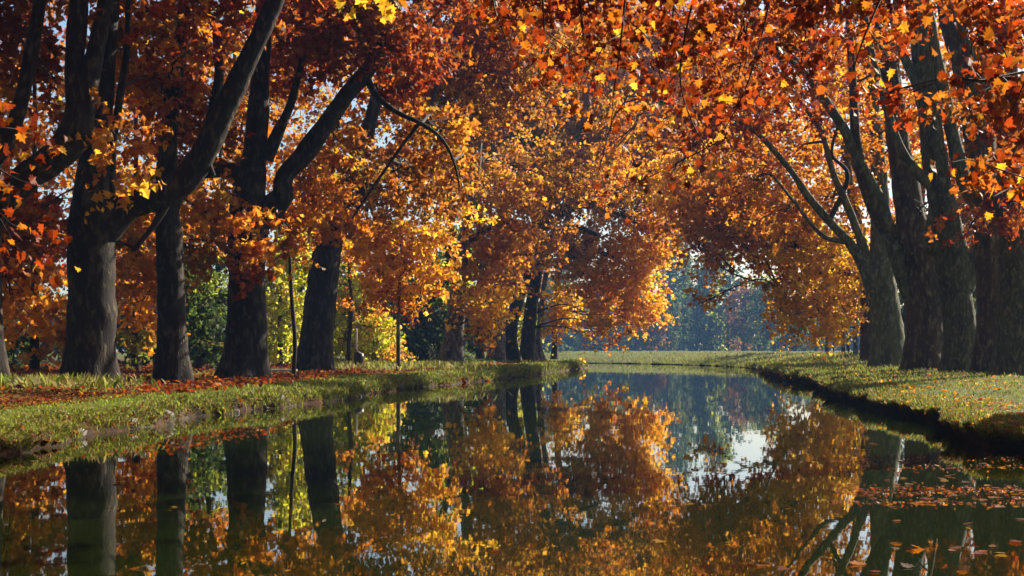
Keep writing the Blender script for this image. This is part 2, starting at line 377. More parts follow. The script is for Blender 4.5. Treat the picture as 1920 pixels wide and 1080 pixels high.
class Tree:
    def __init__(s, name, label, cat, px, Y, group=None, seed=1, z=None, x=None):
        s.Y = Y; s.r = np.random.default_rng(seed); s.seed = seed
        X = (px-960)/F*Y if x is None else x
        s.base = np.array([X, Y, float(gzr(X, Y))-0.12 if z is None else z])
        s.o = thing(name, label, cat, s.base, group); s.skel = []; s.br = []; s.leaf = {}; s.ground = s.base[2]+0.12
    def _path(s, pts):
        out, rad = [], []
        for p in pts:
            Y = s.Y+(p[3] if len(p) > 3 else 0); out.append(P(p[0], p[1], Y)); rad.append(p[2]*s.Y/F)
        return np.array(out), np.array(rad)
    def trunk(s, pts, mat, flare=0.45, sides=28, lump=0.13, name='trunk'):
        """pts: (px, py, radius px[, dY]) from just above the ground upwards; the foot is added on the ground"""
        c, r = s._path(pts)
        foot = c[0].copy(); foot[2] = s.base[2]; 
        d = c[1]-c[0]; foot[:2] -= d[:2]/max(d[2], .1)*(c[0][2]-foot[2])*0.3
        c = np.vstack([foot, c]); r = np.concatenate([[r[0]*1.05], r])
        V, q = tube(c, r, sides, 0.16*max(1, s.Y/60), s.seed*7, lump, flare)
        obj(name, tubes_mesh(name, [(V, q)], s.base), mat, s.o); S = catmull(c, 0.5); s.skel.append(S[S[:, 2] > s.base[2]+2.2] if S[-1, 2] > s.base[2]+3 else S[-1:])
        return s
    def limb(s, pts, mat, sides=16, lump=0.12, name='limb'):
        c, r = s._path(pts); V, q = tube(c, r, sides, 0.2*max(1, s.Y/60), s.seed*13+len(s.skel), lump)
        obj(name, tubes_mesh(name, [(V, q)], s.base), mat, s.o); s.skel.append(catmull(c, 0.5)); return s
    def blob(s, px, py, rx, ry, rz, lai, pal, dY=0, ls=0.2, kind=None, bough=0.04, subs=10, world=None):
        r = s.r; Y = s.Y+dY
        c = P(px, py, Y) if world is None else np.array(world, float)
        k = Y/F if world is None else 1.0
        R = np.array([rx*k, rz, ry*k])
        kind = kind or ('lobe' if Y < 62 else 'rhomb')
        area = math.pi*R[0]*R[2]; n = int(2.15*lai*area/(0.30*ls*ls))
        if n < 8: return s
        K = max(5, n//26)
        u = nrm(r.normal(size=(K, 3)))*(r.random((K, 1))**(1/2.3)); E = c+u*R
        E[:, 2] = np.maximum(E[:, 2], s.ground+0.15)
        # boughs from the nearest wood to the sprays
        sk = np.vstack(s.skel); a = sk[np.argmin(((sk-c)**2).sum(1)+0.5*np.maximum(sk[:, 2]-c[2], 0)**2)]
        mid = (a+c)/2+np.array([0, 0, 0.12*np.linalg.norm(c-a)])+r.normal(size=3)*0.08*np.linalg.norm(c-a)
        ends = E[:min(K, subs)]
        L = np.linalg.norm(c-a); b0 = min(bough*1.6, 0.02+0.012*L)*np.clip(Y/60, .5, 1.1)
        s.br.append(tube(np.array([a, mid, c]), np.array([b0*1.2, b0*.8, b0*.45]), 6, max(.5, L/8), 0, 0, cap=False))
        for e in ends:
            t = r.uniform(.45, 1); st = (1-t)**2*a+2*t*(1-t)*mid+t*t*c
            m1 = (st+e)/2+r.normal(size=3)*0.1*np.linalg.norm(e-st)+np.array([0, 0, .05*np.linalg.norm(e-st)])
            s.br.append(tube(np.array([st, m1, e]), np.array([b0*.5, b0*.3, b0*.12]), 4, max(.4, np.linalg.norm(e-st)/5), 0, 0, cap=False))
        idx = r.integers(0, K, n); sg = max(1.35*ls, .26)*r.uniform(.6, 1.5, K)[idx]
        dk = nrm(nrm(E-c)*.6+r.normal(size=(K, 3))*np.array([1, 1, .55])+np.array([0, 0, -.25])); ln = 5.2*ls*r.uniform(.5, 1.4, K)
        f = r.uniform(-.35, 1, n); pos = E[idx]+dk[idx]*(f*ln[idx])[:, None]+r.normal(size=(n, 3))*(sg*.42)[:, None]*np.array([1, 1, .8]); pos[:, 2] -= .12*ln[idx]*np.maximum(f, 0)**2
        pos[:, 2] = np.maximum(pos[:, 2], s.ground+0.05)
        size = ls*np.exp(r.normal(size=n)*.3)*.95
        cc = pick(pal, K, r)[idx]*0.5+pick(pal, n, r)*0.5; cc = cc*r.uniform(.75, 1.25, (n, 1))
        s.leaf.setdefault(kind, []).append((pos, size, cc)); return s
    def done(s, twig=None, crown='crown'):
        if s.br: tag(obj('branches', tubes_mesh('branches', s.br, s.base), twig or M_TWIG, s.o), kind='stuff')
        for kind, L in s.leaf.items():
            pos = np.vstack([l[0] for l in L]); size = np.concatenate([l[1] for l in L]); cc = np.vstack([l[2] for l in L])
            tag(obj(crown, leaves_mesh(crown, pos, size, cc, kind, s.base, s.r), M_LEAF, s.o), kind='stuff')
        return s
LEAFCOUNT = 0
GL = 'plane trees along the left bank'; GR = 'plane trees along the right bank'

# ---- left row
t = Tree('plane_tree', 'plane tree cut off by the left edge, its forked limb rising beside it', 'tree', -22, 34, GL, 1)
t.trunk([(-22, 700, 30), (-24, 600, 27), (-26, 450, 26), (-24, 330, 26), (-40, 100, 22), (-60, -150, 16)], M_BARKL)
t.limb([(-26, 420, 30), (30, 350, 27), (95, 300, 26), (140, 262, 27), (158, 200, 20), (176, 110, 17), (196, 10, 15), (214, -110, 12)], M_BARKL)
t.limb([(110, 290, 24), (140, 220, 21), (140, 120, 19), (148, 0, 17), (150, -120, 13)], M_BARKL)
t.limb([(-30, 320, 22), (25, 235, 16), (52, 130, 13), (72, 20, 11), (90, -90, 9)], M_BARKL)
for a in [(40, 60, 80, 80, 2, .9, 'darkred', 2), (110, 160, 60, 70, 2, .5, 'darkred', 3), (-20, 180, 70, 70, 2, .9, 'red', 1), (140, -60, 120, 60, 3, 1.4, 'brown', 3), (30, 420, 60, 90, 1.5, .9, 'red', 3),
          (20, 560, 70, 80, 1.6, .8, 'orange', 6), (-20, -80, 140, 80, 4, 1.5, 'darkred', 0), (220, -120, 120, 70, 3, 1.4, 'darkred', -2)]: t.blob(*a[:7], dY=a[7])
t.done()

t = Tree('plane_tree', 'thick dark plane tree with a long limb sweeping up to the right', 'tree', 170, 37, GL, 2)
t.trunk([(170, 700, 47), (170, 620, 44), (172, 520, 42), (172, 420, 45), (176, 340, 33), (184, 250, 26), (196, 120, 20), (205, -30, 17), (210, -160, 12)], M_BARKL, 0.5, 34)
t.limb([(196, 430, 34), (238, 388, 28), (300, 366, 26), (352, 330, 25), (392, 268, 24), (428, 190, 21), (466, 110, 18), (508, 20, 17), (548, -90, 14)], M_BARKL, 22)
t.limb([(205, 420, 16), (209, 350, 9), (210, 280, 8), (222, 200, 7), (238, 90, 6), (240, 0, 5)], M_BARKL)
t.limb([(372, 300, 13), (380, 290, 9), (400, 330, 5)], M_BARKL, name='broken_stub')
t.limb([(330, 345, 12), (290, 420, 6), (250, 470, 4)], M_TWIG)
for a in [(250, 110, 90, 80, 2.2, .8, 'orange', 2), (330, 200, 80, 60, 2, .9, 'red', 3), (300, 60, 120, 60, 2.5, .8, 'brown', 4), (400, 40, 110, 70, 2.5, .8, 'red', 0),
          (250, 270, 70, 50, 1.6, .7, 'orange', -1.5), (270, 345, 50, 25, 1, .7, 'gold', -1.5), (480, -60, 140, 60, 3, 1.4, 'darkred', 0), (310, -90, 140, 70, 3, 1.5, 'brown', 1), (560, -120, 150, 70, 3.5, 1.5, 'darkred', 2),
          (60, 400, 60, 60, 1.4, .7, 'darkred', 3), (255, 470, 50, 80, 1.5, .9, 'orange', 5)]: t.blob(*a[:7], dY=a[7])
t.done()

t = Tree('plane_tree', 'slimmer straight plane tree between two thicker left-bank trunks', 'tree', 325, 40, GL, 3)
t.trunk([(326, 705, 30), (324, 640, 27), (320, 520, 25), (316, 420, 24), (312, 330, 20), (322, 200, 16), (340, 60, 12), (350, -80, 9)], M_BARKL)
t.limb([(316, 400, 16), (348, 330, 13), (384, 260, 11), (410, 150, 9), (405, 60, 7)], M_BARKL)
for a in [(360, 250, 80, 60, 2, .8, 'darkred', 3), (390, 400, 60, 60, 1.6, .9, 'orange', 3), (300, 150, 90, 60, 2, .8, 'red', 4), (360, 470, 50, 50, 1.5, .7, 'brown', 3), (270, 560, 36, 60, 1.3, .9, 'orange', 5)]: t.blob(*a[:7], dY=a[7])
t.done()

t = Tree('plane_tree', 'dark plane tree with a kinked limb reaching right over the towpath', 'tree', 460, 45, GL, 4)
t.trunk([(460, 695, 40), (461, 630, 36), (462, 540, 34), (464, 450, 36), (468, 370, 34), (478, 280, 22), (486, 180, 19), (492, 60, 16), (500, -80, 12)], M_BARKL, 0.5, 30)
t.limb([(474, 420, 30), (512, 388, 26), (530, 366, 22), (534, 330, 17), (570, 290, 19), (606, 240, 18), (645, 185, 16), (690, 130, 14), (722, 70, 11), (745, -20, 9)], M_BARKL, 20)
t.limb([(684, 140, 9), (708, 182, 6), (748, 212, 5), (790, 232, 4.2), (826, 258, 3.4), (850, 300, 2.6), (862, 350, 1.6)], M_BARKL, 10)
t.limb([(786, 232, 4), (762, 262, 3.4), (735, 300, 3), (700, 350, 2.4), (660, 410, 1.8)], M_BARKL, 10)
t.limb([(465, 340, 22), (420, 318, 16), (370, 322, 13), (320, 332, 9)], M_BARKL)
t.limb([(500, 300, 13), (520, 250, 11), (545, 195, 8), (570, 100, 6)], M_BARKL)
for a in [(560, 90, 90, 90, 2.4, .9, 'darkred', 2), (470, 200, 80, 70, 2, .7, 'brown', 3), (620, 60, 110, 80, 2.5, 1.1, 'darkred', -1), (700, 60, 110, 70, 2.6, 1.1, 'darkred', 0), (590, 330, 70, 60, 1.8, .9, 'orange', 2),
          (470, 440, 70, 60, 1.2, .6, 'orange', -2.2), (540, 440, 60, 40, 1.6, 1.0, 'orange', 2), (640, 280, 70, 70, 2, .6, 'brown', 3), (760, 130, 90, 70, 2.5, 1.2, 'darkred', 3), (810, 250, 80, 60, 2.2, .7, 'brown', 4), (740, 320, 80, 60, 2, .6, 'brown', 5),
          (480, 500, 40, 36, 1, .6, 'red', -2), (640, -80, 180, 80, 4, 1.5, 'darkred', 2), (820, -80, 150, 70, 4, 1.5, 'darkred', 3), (850, 330, 60, 60, 2, .9, 'brown', 5)]: t.blob(*a[:7], dY=a[7])
t.done()

t = Tree('plane_tree', 'broad black trunk leaning right beside the yellow-green thicket', 'tree', 592, 60, GL, 5)
t.trunk([(590, 672, 33), (594, 620, 31), (604, 540, 29), (616, 460, 26), (632, 400, 21), (655, 330, 17), (690, 240, 13), (720, 120, 10)], M_BARKL, 0.4)
t.limb([(636, 410, 15), (662, 390, 11), (690, 330, 9), (740, 280, 7), (800, 220, 5)], M_BARKL)
t.limb([(618, 440, 14), (600, 380, 10), (610, 300, 8), (640, 200, 6)], M_BARKL)
for a in [(640, 400, 70, 45, 2.4, 1.0, 'orange', -2), (700, 360, 90, 60, 3, 1.2, 'brown', 3), (770, 300, 90, 70, 2.5, .8, 'brown', 4), (840, 200, 110, 80, 3.2, 1.4, 'brown', 5), (860, 70, 130, 80, 3.5, 1.4, 'darkred', 4), (720, 200, 100, 70, 3, 1.0, 'brown', 6),
          (560, 380, 60, 50, 2, .8, 'orange', 4), (900, 300, 90, 70, 4, 1.2, 'brown', 54), (930, 220, 90, 70, 4, 1.2, 'brown', 56), (820, 400, 80, 50, 2, .6, 'gold', 5), (650, 60, 120, 80, 3, .9, 'brown', 8), (960, 170, 110, 80, 3.5, 1.3, 'brown', 8), (980, 50, 130, 80, 4, 1.4, 'brown', 6)]: t.blob(*a[:7], dY=a[7], ls=.23)
t.done()

t = Tree('plane_tree', 'grey plane trunk with a pale right edge beside the dark thicket', 'tree', 848, 82, GL, 6)
t.trunk([(848, 670, 20), (850, 630, 18), (856, 580, 16), (862, 520, 14), (872, 440, 12), (890, 340, 9), (900, 240, 7)], M_BARKB, 0.6)
t.limb([(862, 510, 9), (840, 470, 7), (820, 420, 5)], M_BARKL)
t.limb([(866, 470, 8), (910, 430, 6), (960, 420, 4)], M_BARKL)
for a in [(905, 500, 60, 60, 2.5, 1.2, 'orange', -1), (940, 440, 70, 60, 3, 1.3, 'orange', 1), (885, 585, 34, 44, 1.6, 1.1, 'gold', -3), (925, 570, 44, 45, 1.8, 1.2, 'gold', -2), (900, 640, 20, 22, 1, .6, 'orange', -3), (1000, 330, 100, 70, 4, 1.4, 'brown', 5), (960, 380, 80, 60, 3, 1.0, 'orange', 0)]: t.blob(*a[:7], dY=a[7], ls=.27)
t.done()

t = Tree('plane_tree', 'grey trunk with flared foot, first of the left bend cluster', 'tree', 932, 104, GL, 7)
t.trunk([(932, 665, 15), (934, 630, 14), (936, 590, 13), (938, 520, 11), (944, 430, 9), (955, 330, 7)], M_BARKB, 0.6)
for a in [(960, 520, 50, 45, 3, 1.1, 'orange', 0), (1000, 450, 80, 50, 4, 1.2, 'brown', 4)]: t.blob(*a[:7], dY=a[7], ls=.3)
t.done()
t = Tree('plane_tree', 'dark trunk bent to the right in the left bend cluster', 'tree', 962, 110, GL, 8)
t.trunk([(962, 668, 13), (958, 640, 12), (960, 600, 12), (972, 560, 11), (988, 510, 10), (1000, 440, 9), (1020, 360, 7)], M_BARKL, 0.5)
t.limb([(990, 500, 8), (1030, 450, 7), (1075, 425, 5), (1120, 440, 4)], M_BARKL)
t.limb([(1000, 440, 7), (1050, 405, 6), (1100, 370, 4)], M_BARKL)
for a in [(1060, 340, 110, 70, 4.5, 1.3, 'brown', 2), (1010, 250, 120, 70, 5, 1.3, 'brown', 6), (1090, 230, 110, 70, 5, 1.2, 'brown', 4), (1060, 130, 150, 80, 5, 1.3, 'brown', 6)]: t.blob(*a[:7], dY=a[7], ls=.3)
t.done()
t = Tree('plane_tree', 'tallest dark trunk of the left bend cluster, golden foliage spreading over water', 'tree', 992, 116, GL, 9)
t.trunk([(990, 668, 14), (990, 640, 13), (994, 590, 12), (1002, 540, 12), (1010, 470, 10), (1030, 390, 8), (1060, 310, 6)], M_BARKL, 0.6)
t.limb([(1010, 480, 8), (1060, 460, 6), (1120, 470, 5), (1180, 500, 3)], M_BARKL)
t.limb([(1030, 395, 7), (1090, 385, 6), (1160, 400, 4), (1220, 440, 3)], M_BARKL)
for a in [(1090, 520, 55, 60, 2.2, 1.1, 'mustard', -2), (1150, 540, 60, 60, 2.2, 1.2, 'gold', -2), (1205, 540, 50, 55, 2, 1.1, 'gold', -3), (1150, 460, 90, 55, 2.5, 1.1, 'gold', 0), (1215, 470, 50, 50, 3.5, 1.3, 'gold', -2), (1230, 430, 50, 50, 3.5, 1.0, 'orange', -2),
          (1060, 450, 60, 50, 4, 1.3, 'brown', 0), (1120, 600, 30, 30, 2.5, 1.1, 'gold', -3), (1180, 592, 50, 30, 2.6, 1.2, 'gold', -3), (1240, 590, 25, 22, 2, .9, 'gold', -3), (1150, 370, 90, 60, 5, 1.3, 'brown', 2), (1280, 270, 100, 70, 5, 1.1, 'orange', 8), (1200, 300, 90, 70, 5, 1.1, 'brown', 8), (1240, 170, 120, 70, 5, 1.1, 'orange', 9), (1150, 190, 110, 70, 5, 1.1, 'brown', 10), (1130, 80, 140, 80, 5, 1.1, 'brown', 10), (1300, 70, 140, 80, 5, 1.1, 'red', 10), (1290, 350, 60, 50, 4, .9, 'orange', 6), (1100, 625, 14, 12, 1.4, .7, 'gold', -3), (1150, 622, 25, 14, 1.6, .8, 'orange', -3)]: t.blob(*a[:7], dY=a[7], ls=.3)
t.done()
t = Tree('plane_tree', 'last slender pale-edged trunk before the tip of left bank', 'tree', 1012, 121, GL, 10)
t.trunk([(1012, 668, 7), (1010, 640, 6), (1014, 600, 6), (1018, 550, 5), (1030, 480, 4)], M_BARKB, 0.9)
t.limb([(1014, 600, 4), (1006, 560, 3), (1004, 520, 3)], M_BARKB)
for a in [(1050, 570, 36, 40, 3, 1.2, 'mustard', -2), (1040, 610, 24, 20, 2, .9, 'gold', -2), (1070, 600, 22, 24, 2, .9, 'gold', -2)]: t.blob(*a[:7], dY=a[7], ls=.28, bough=.006, subs=4)
t.done()

# ---- a further plane tree whose crown closes the arch high behind
t = Tree('plane_tree', 'distant plane tree whose high brown crown closes the arch over the water', 'tree', 1040, 140, GL, 18)
t.trunk([(1040, 660, 6), (1042, 600, 6), (1050, 480, 6), (1080, 330, 5), (1100, 150, 4)], M_BARKL, 0.4, 12)
for a in [(860, 130, 120, 110, 5, 1.3, 'mustard'), (860, 320, 90, 90, 5, 1.1, 'mustard'), (980, 250, 110, 110, 5, 1.4, 'mustard'), (1000, 90, 130, 110, 5, 1.4, 'orange'), (1120, 300, 110, 100, 5, 1.4, 'mustard'), (1150, 120, 130, 120, 5, 1.4, 'orange'), (1240, 320, 90, 90, 5, 1.3, 'orange'), (1280, 150, 110, 120, 5, 1.4, 'mustard'), (1350, 300, 70, 90, 5, 1.2, 'orange'), (1370, 120, 80, 110, 5, 1.2, 'orange')]: t.blob(*a, ls=.42)
t.done()

# ---- right row
t = Tree('plane_tree', 'dark distant trunk behind the patchy right-bank trunk, golden foliage over water', 'tree', 1628, 90, GR, 11)
t.trunk([(1626, 665, 13), (1625, 620, 12), (1624, 560, 12), (1620, 480, 10), (1600, 380, 8), (1580, 260, 6)], M_BARKR, 0.5)
t.limb([(1618, 520, 7), (1570, 508, 5), (1510, 520, 4), (1460, 540, 3)], M_BARKR)
t.limb([(1605, 440, 7), (1560, 450, 5), (1500, 470, 4)], M_BARKR)
for a in [(1560, 540, 55, 65, 1.8, .8, 'mustard', 0), (1500, 560, 50, 60, 1.8, .7, 'mustard', 0), (1540, 460, 65, 50, 2, .8, 'gold', 1), (1585, 590, 28, 38, 2, 1.2, 'gold', -1), (1540, 615, 40, 24, 2, 1.0, 'mustard', -1), (1465, 560, 30, 35, 2.4, .8, 'mustard', -2), (1503, 635, 16, 18, 1.2, .7, 'gold', -2), (1480, 480, 60, 45, 3.5, .9, 'orange', 4),
          (1420, 300, 110, 80, 4, 1.0, 'brown', 5), (1330, 330, 100, 70, 4, 1.1, 'orange', 7), (1280, 400, 80, 60, 4, 1.0, 'orange', 8), (1360, 420, 70, 50, 4, .7, 'orange', 4), (1325, 480, 45, 55, 2.2, .8, 'orange', 0), (1400, 440, 70, 50, 3.5, .9, 'orange', 0), (1440, 400, 80, 60, 3.5, 1.0, 'orange', 2), (1500, 400, 80, 60, 3.5, 1.0, 'gold', 3), (1450, 470, 60, 60, 3, .7, 'gold', 0), (1560, 480, 60, 60, 2, .8, 'gold', -2), (1500, 520, 60, 60, 2, .7, 'mustard', -3), (1550, 590, 50, 45, 1.6, .9, 'gold', -3), (1340, 430, 70, 50, 3, .9, 'orange', 0), (1395, 400, 60, 40, 3, .9, 'orange', 2), (1480, 600, 36, 40, 2.2, .9, 'mustard', -3), (1350, 370, 100, 60, 4, 1.0, 'orange', 2), (1310, 570, 20, 30, 1.2, .5, 'orange', -2), (1420, 490, 50, 40, 3, .35, 'orange', 2)]: t.blob(*a[:7], dY=a[7], ls=.27)
t.done()

t = Tree('plane_tree', 'pale patchy trunk, leftmost of the right bank, limbs arching left over water', 'tree', 1662, 70, GR, 12)
t.trunk([(1666, 675, 33), (1664, 620, 30), (1656, 560, 25), (1650, 510, 25), (1652, 440, 20), (1650, 340, 15), (1640, 220, 12), (1630, 60, 9)], M_BARKG, 0.35)
t.limb([(1640, 545, 16), (1622, 500, 13), (1592, 455, 9), (1555, 415, 8), (1515, 368, 7), (1481, 318, 6), (1425, 255, 5), (1380, 225, 4), (1330, 215, 3)], M_BARKG, 14)
t.limb([(1628, 505, 11), (1612, 445, 8), (1586, 380, 7), (1562, 324, 6), (1540, 247, 5), (1506, 196, 4), (1470, 140, 3)], M_BARKG, 14)
t.limb([(1645, 400, 11), (1600, 300, 7), (1576, 230, 6), (1530, 150, 5), (1470, 90, 3)], M_BARKG)
t.limb([(1590, 455, 6), (1540, 440, 4), (1490, 380, 3), (1450, 330, 2.5)], M_BARKG, 8)
t.limb([(1555, 415, 5), (1590, 330, 4), (1560, 290, 3), (1570, 240, 3)], M_TWIG, 8)
for a in [(1120, 330, 80, 60, 2.5, .5, 'orange', 22), (1190, 250, 90, 70, 2.5, .5, 'orange', 20), (1240, 330, 70, 60, 2.5, .5, 'gold', 20), (1655, 410, 45, 65, 1.5, .8, 'orange', 5), (1650, 300, 50, 60, 1.5, .6, 'orange', 6), (1430, 200, 90, 60, 3, .9, 'orange', 1), (1350, 230, 90, 60, 3, .8, 'red', 0), (1500, 280, 80, 70, 3, .8, 'orange', 4), (1560, 380, 60, 60, 2.5, .6, 'orange', 5), (1400, 340, 90, 60, 3, .9, 'orange', 3), (1470, 400, 70, 50, 3, .7, 'orange', 4), 
          (1400, 120, 110, 70, 3.5, .9, 'red', 3), (1520, 120, 80, 60, 3, .7, 'red', 2), ]: t.blob(*a[:7], dY=a[7], ls=.24)
t.done()

t = Tree('plane_tree', 'brown trunk with a knobbed mossy limb, second of the right bank group', 'tree', 1735, 62, GR, 13)
t.trunk([(1738, 675, 38), (1736, 610, 35), (1732, 540, 34), (1720, 460, 31), (1706, 400, 27), (1690, 300, 23), (1674, 190, 19), (1660, 80, 16), (1652, -40, 13)], M_BARKR,  0.6, 30)
t.limb([(1722, 585, 20), (1710, 560, 17), (1690, 512, 15), (1672, 455, 14), (1650, 380, 13), (1618, 320, 11), (1588, 252, 9), (1541, 180, 8), (1502, 130, 6), (1440, 90, 4)], M_BARKG, 18)
t.limb([(1700, 450, 18), (1655, 420, 13), (1622, 350, 11), (1604, 250, 9), (1598, 130, 7), (1590, 20, 6)], M_BARKR)
t.limb([(1740, 480, 18), (1722, 400, 13), (1706, 330, 11), (1692, 240, 9), (1680, 120, 7), (1684, 0, 5)], M_BARKG)
for a in [(1480, 60, 90, 60, 2.5, .8, 'red', -1), (1560, 40, 90, 60, 2.5, .6, 'red', 4), (1590, 160, 70, 60, 2, .5, 'orange', 5), (1640, 260, 60, 60, 2, .5, 'orange', 6), (1410, 40, 100, 60, 3, .9, 'red', 2), (1500, 200, 60, 50, 2, .5, 'red', -1)]: t.blob(*a[:7], dY=a[7], ls=.22)
t.done()

t = Tree('plane_tree', 'tall reddish-brown trunk, third of the right bank group', 'tree', 1799, 57, GR, 14)
t.trunk([(1800, 678, 33), (1798, 610, 30), (1790, 530, 30), (1778, 450, 28), (1766, 380, 24), (1752, 290, 22), (1738, 180, 20), (1722, 70, 17), (1706, -50, 14)], M_BARKM,  0.6, 30)
t.limb([(1760, 360, 14), (1700, 300, 9), (1668, 220, 8), (1640, 120, 6), (1620, 20, 5)], M_BARKG)
t.limb([(1740, 260, 12), (1722, 170, 9), (1690, 90, 8), (1680, 0, 6)], M_BARKG)
t.limb([(1770, 420, 12), (1745, 470, 10), (1742, 440, 8), (1752, 360, 8), (1738, 250, 5)], M_BARKG)
t.limb([(1805, 540, 20), (1842, 450, 14), (1846, 405, 14), (1812, 352, 14), (1788, 262, 13), (1764, 150, 12), (1742, 40, 11), (1728, -50, 9)], M_BARKG, 18)
for a in [(1720, 200, 50, 70, 2, .5, 'orange', 7), (1650, 60, 60, 60, 2, .5, 'red', 4), (1790, 60, 60, 60, 2, .5, 'orange', 6), (1700, 420, 50, 40, 1.5, .3, 'orange', 6)]: t.blob(*a[:7], dY=a[7], ls=.2)
t.done()

t = Tree('plane_tree', 'narrow dark trunk, fourth of the right bank group', 'tree', 1850, 53, GR, 15)
t.trunk([(1854, 680, 27), (1854, 600, 24), (1853, 500, 24), (1850, 400, 24), (1842, 300, 25), (1828, 200, 26), (1806, 110, 24), (1782, 20, 22), (1760, -80, 18)], M_BARKR,  0.6, 26)
t.limb([(1850, 330, 14), (1856, 220, 10), (1846, 110, 9), (1838, 0, 8), (1836, -80, 6)], M_BARKG)
for a in [(1870, 60, 60, 60, 2, .7, 'darkred', 3), (1820, 420, 60, 40, 1.5, .4, 'darkred', -3), (1880, 330, 60, 60, 2, .6, 'darkred', -2)]: t.blob(*a[:7], dY=a[7], ls=.2)
t.done()

t = Tree('plane_tree', 'trunk half cut off by the right edge, nearest of the right bank group', 'tree', 1903, 49, GR, 16)
t.trunk([(1906, 682, 36), (1904, 600, 33), (1900, 500, 27), (1902, 400, 27), (1896, 280, 24), (1888, 150, 20), (1884, 20, 17), (1880, -90, 14)], M_BARKM,  0.6, 28)
t.limb([(1890, 420, 14), (1872, 380, 10), (1866, 330, 9), (1850, 280, 7)], M_BARKG)
for a in [(1890, 200, 70, 60, 2, .8, 'darkred', -3), (1920, 60, 80, 70, 2, .9, 'darkred', -2), (1930, 380, 60, 60, 2, .8, 'darkred', -2)]: t.blob(*a[:7], dY=a[7], ls=.2)
t.done()

# ---- the near tree off frame on the right, its boughs crossing the top of the view
t = Tree('plane_tree', 'near plane tree outside the right edge, dark red boughs across the top right', 'tree', 2230, 27, GR, 17)
t.trunk([(2230, 700, 60), (2228, 500, 55), (2215, 250, 50), (2190, 0, 42), (2160, -200, 30)], M_BARKR, 0.3)
t.limb([(2200, 60, 30), (2080, -10, 20), (1930, -60, 15), (1760, -90, 11), (1560, -100, 8), (1350, -80, 6), (1150, -70, 5), (980, -50, 4)], M_BARKR)
t.limb([(2215, 300, 24), (2100, 210, 14), (2000, 170, 9), (1910, 150, 6), (1830, 150, 4)], M_BARKR)
for a in [(1860, 20, 90, 70, 1.2, .6, 'darkred', -2), (1900, 180, 70, 70, 1.1, .7, 'darkred', -3), (1700, -10, 120, 60, 1.6, .55, 'darkred', 0), (1560, 20, 120, 60, 1.6, .6, 'darkred', 1), (1420, 10, 110, 70, 1.6, .6, 'darkred', 1), (1270, 20, 110, 70, 1.6, .6, 'darkred', 0), (1120, 10, 120, 70, 1.6, .6, 'darkred', 2), (980, 0, 110, 60, 1.6, .6, 'darkred', 2),
          (1250, 120, 100, 60, 1.5, .4, 'darkred', 2), (1380, 170, 80, 60, 1.5, .4, 'darkred', 2), (1500, 130, 70, 50, 1.4, .4, 'darkred', 2), (1640, 180, 60, 30, 1.0, .35, 'darkred', 0), (1760, 200, 70, 30, 1, .35, 'darkred', 0), (1890, 320, 60, 60, 1.2, .45, 'darkred', 0), (1100, 130, 80, 50, 1.5, .35, 'darkred', 2),
          (1600, -150, 300, 60, 2.5, 1.0, 'darkred', 0), (1150, -150, 260, 60, 2.5, 1.0, 'darkred', 0)]: t.blob(*a[:5], a[5]*1.1, a[6], dY=a[7], ls=.15)
t.done()

# ---- oversized leaves added out of view, overhead and behind the camera, to block skylight
r = np.random.default_rng(9); n = 20000
q = np.stack([r.uniform(-42, 30, n), r.uniform(-45, 24, n), r.uniform(9.5, 17, n)], 1); q[:, 2] = np.maximum(q[:, 2], 2.5+.34*np.maximum(q[:, 1], 0)+6.5)
q2 = np.stack([np.where(r.random(n//2) < .5, r.uniform(-34, -13, n//2), r.uniform(13, 34, n//2)), r.uniform(-45, 14, n//2), r.uniform(1.5, 10, n//2)], 1)
q3 = np.stack([r.uniform(-48, -9, n), r.uniform(26, 70, n), r.uniform(0, 7, n)], 1); q3[:, 2] += H+.9+.285*q3[:, 1]
q = np.vstack([q, q2, q3])
tag(obj('shade_canopy', leaves_mesh('shade_canopy', q, r.uniform(.8, 1.3, len(q))*np.where(np.arange(len(q)) >= 30000, .7, 1), pick('brown', len(q), r), 'lobe', np.zeros(3), r), M_LEAF), 'unseen brown leaf mass added for shade above the frame and behind the viewpoint', 'foliage', kind='stuff')

# ---- woodland behind the left row
def wood(label, px, Y, r, top, blobs, pal='orange', name='woodland_tree', seed=50, mat=None, ls=.26, lean=0, group='woodland behind the left row', cat='tree'):
    t = Tree(name, label, cat, px, Y, group, seed)
    h = [(px, 660, r), (px+lean*.2, 560, r*.85), (px+lean*.6, 400, r*.65), (px+lean, top, r*.3)]
    t.trunk(h, mat or M_TWIG, 0.4, 12)
    for a in blobs: t.blob(*a[:6], a[6] if len(a) > 6 else pal, ls=ls, subs=7)
    return t.done()
wood('orange woodland tree between the left edge and the thickest trunk', 65, 56, 9, 60, [(60, 560, 70, 70, 2.5, 1.1), (60, 430, 80, 70, 2.5, .9, 'darkred'), (40, 280, 90, 80, 3, .6), (120, 640, 50, 40, 2, 1.0), (110, 160, 80, 80, 3, .35, 'brown'), (20, 650, 50, 40, 2, .8, 'dark')], seed=51)
wood('orange woodland tree seen between the two thick left trunks', 255, 58, 8, 40, [(255, 540, 60, 80, 2.5, 1.2), (260, 430, 60, 60, 2.5, 1.0), (250, 630, 50, 36, 2, .9, 'olive'), (270, 330, 80, 60, 2.5, .6, 'red'), (270, 200, 90, 80, 3, .5, 'brown'), (330, 90, 100, 80, 3, .5)], seed=52)
wood('dark green woodland tree in the gap left of the kinked trunk', 372, 66, 6, 200, [(385, 600, 60, 60, 3, 1.4, 'dark'), (390, 520, 60, 50, 3, 1.2, 'green'), (380, 660, 60, 30, 3, 1.2, 'dark'), (395, 430, 60, 50, 3, 1.0), (400, 320, 80, 60, 3, .7, 'brown'), (290, 640, 50, 40, 2, 1.2, 'dark')], seed=53, lean=50)
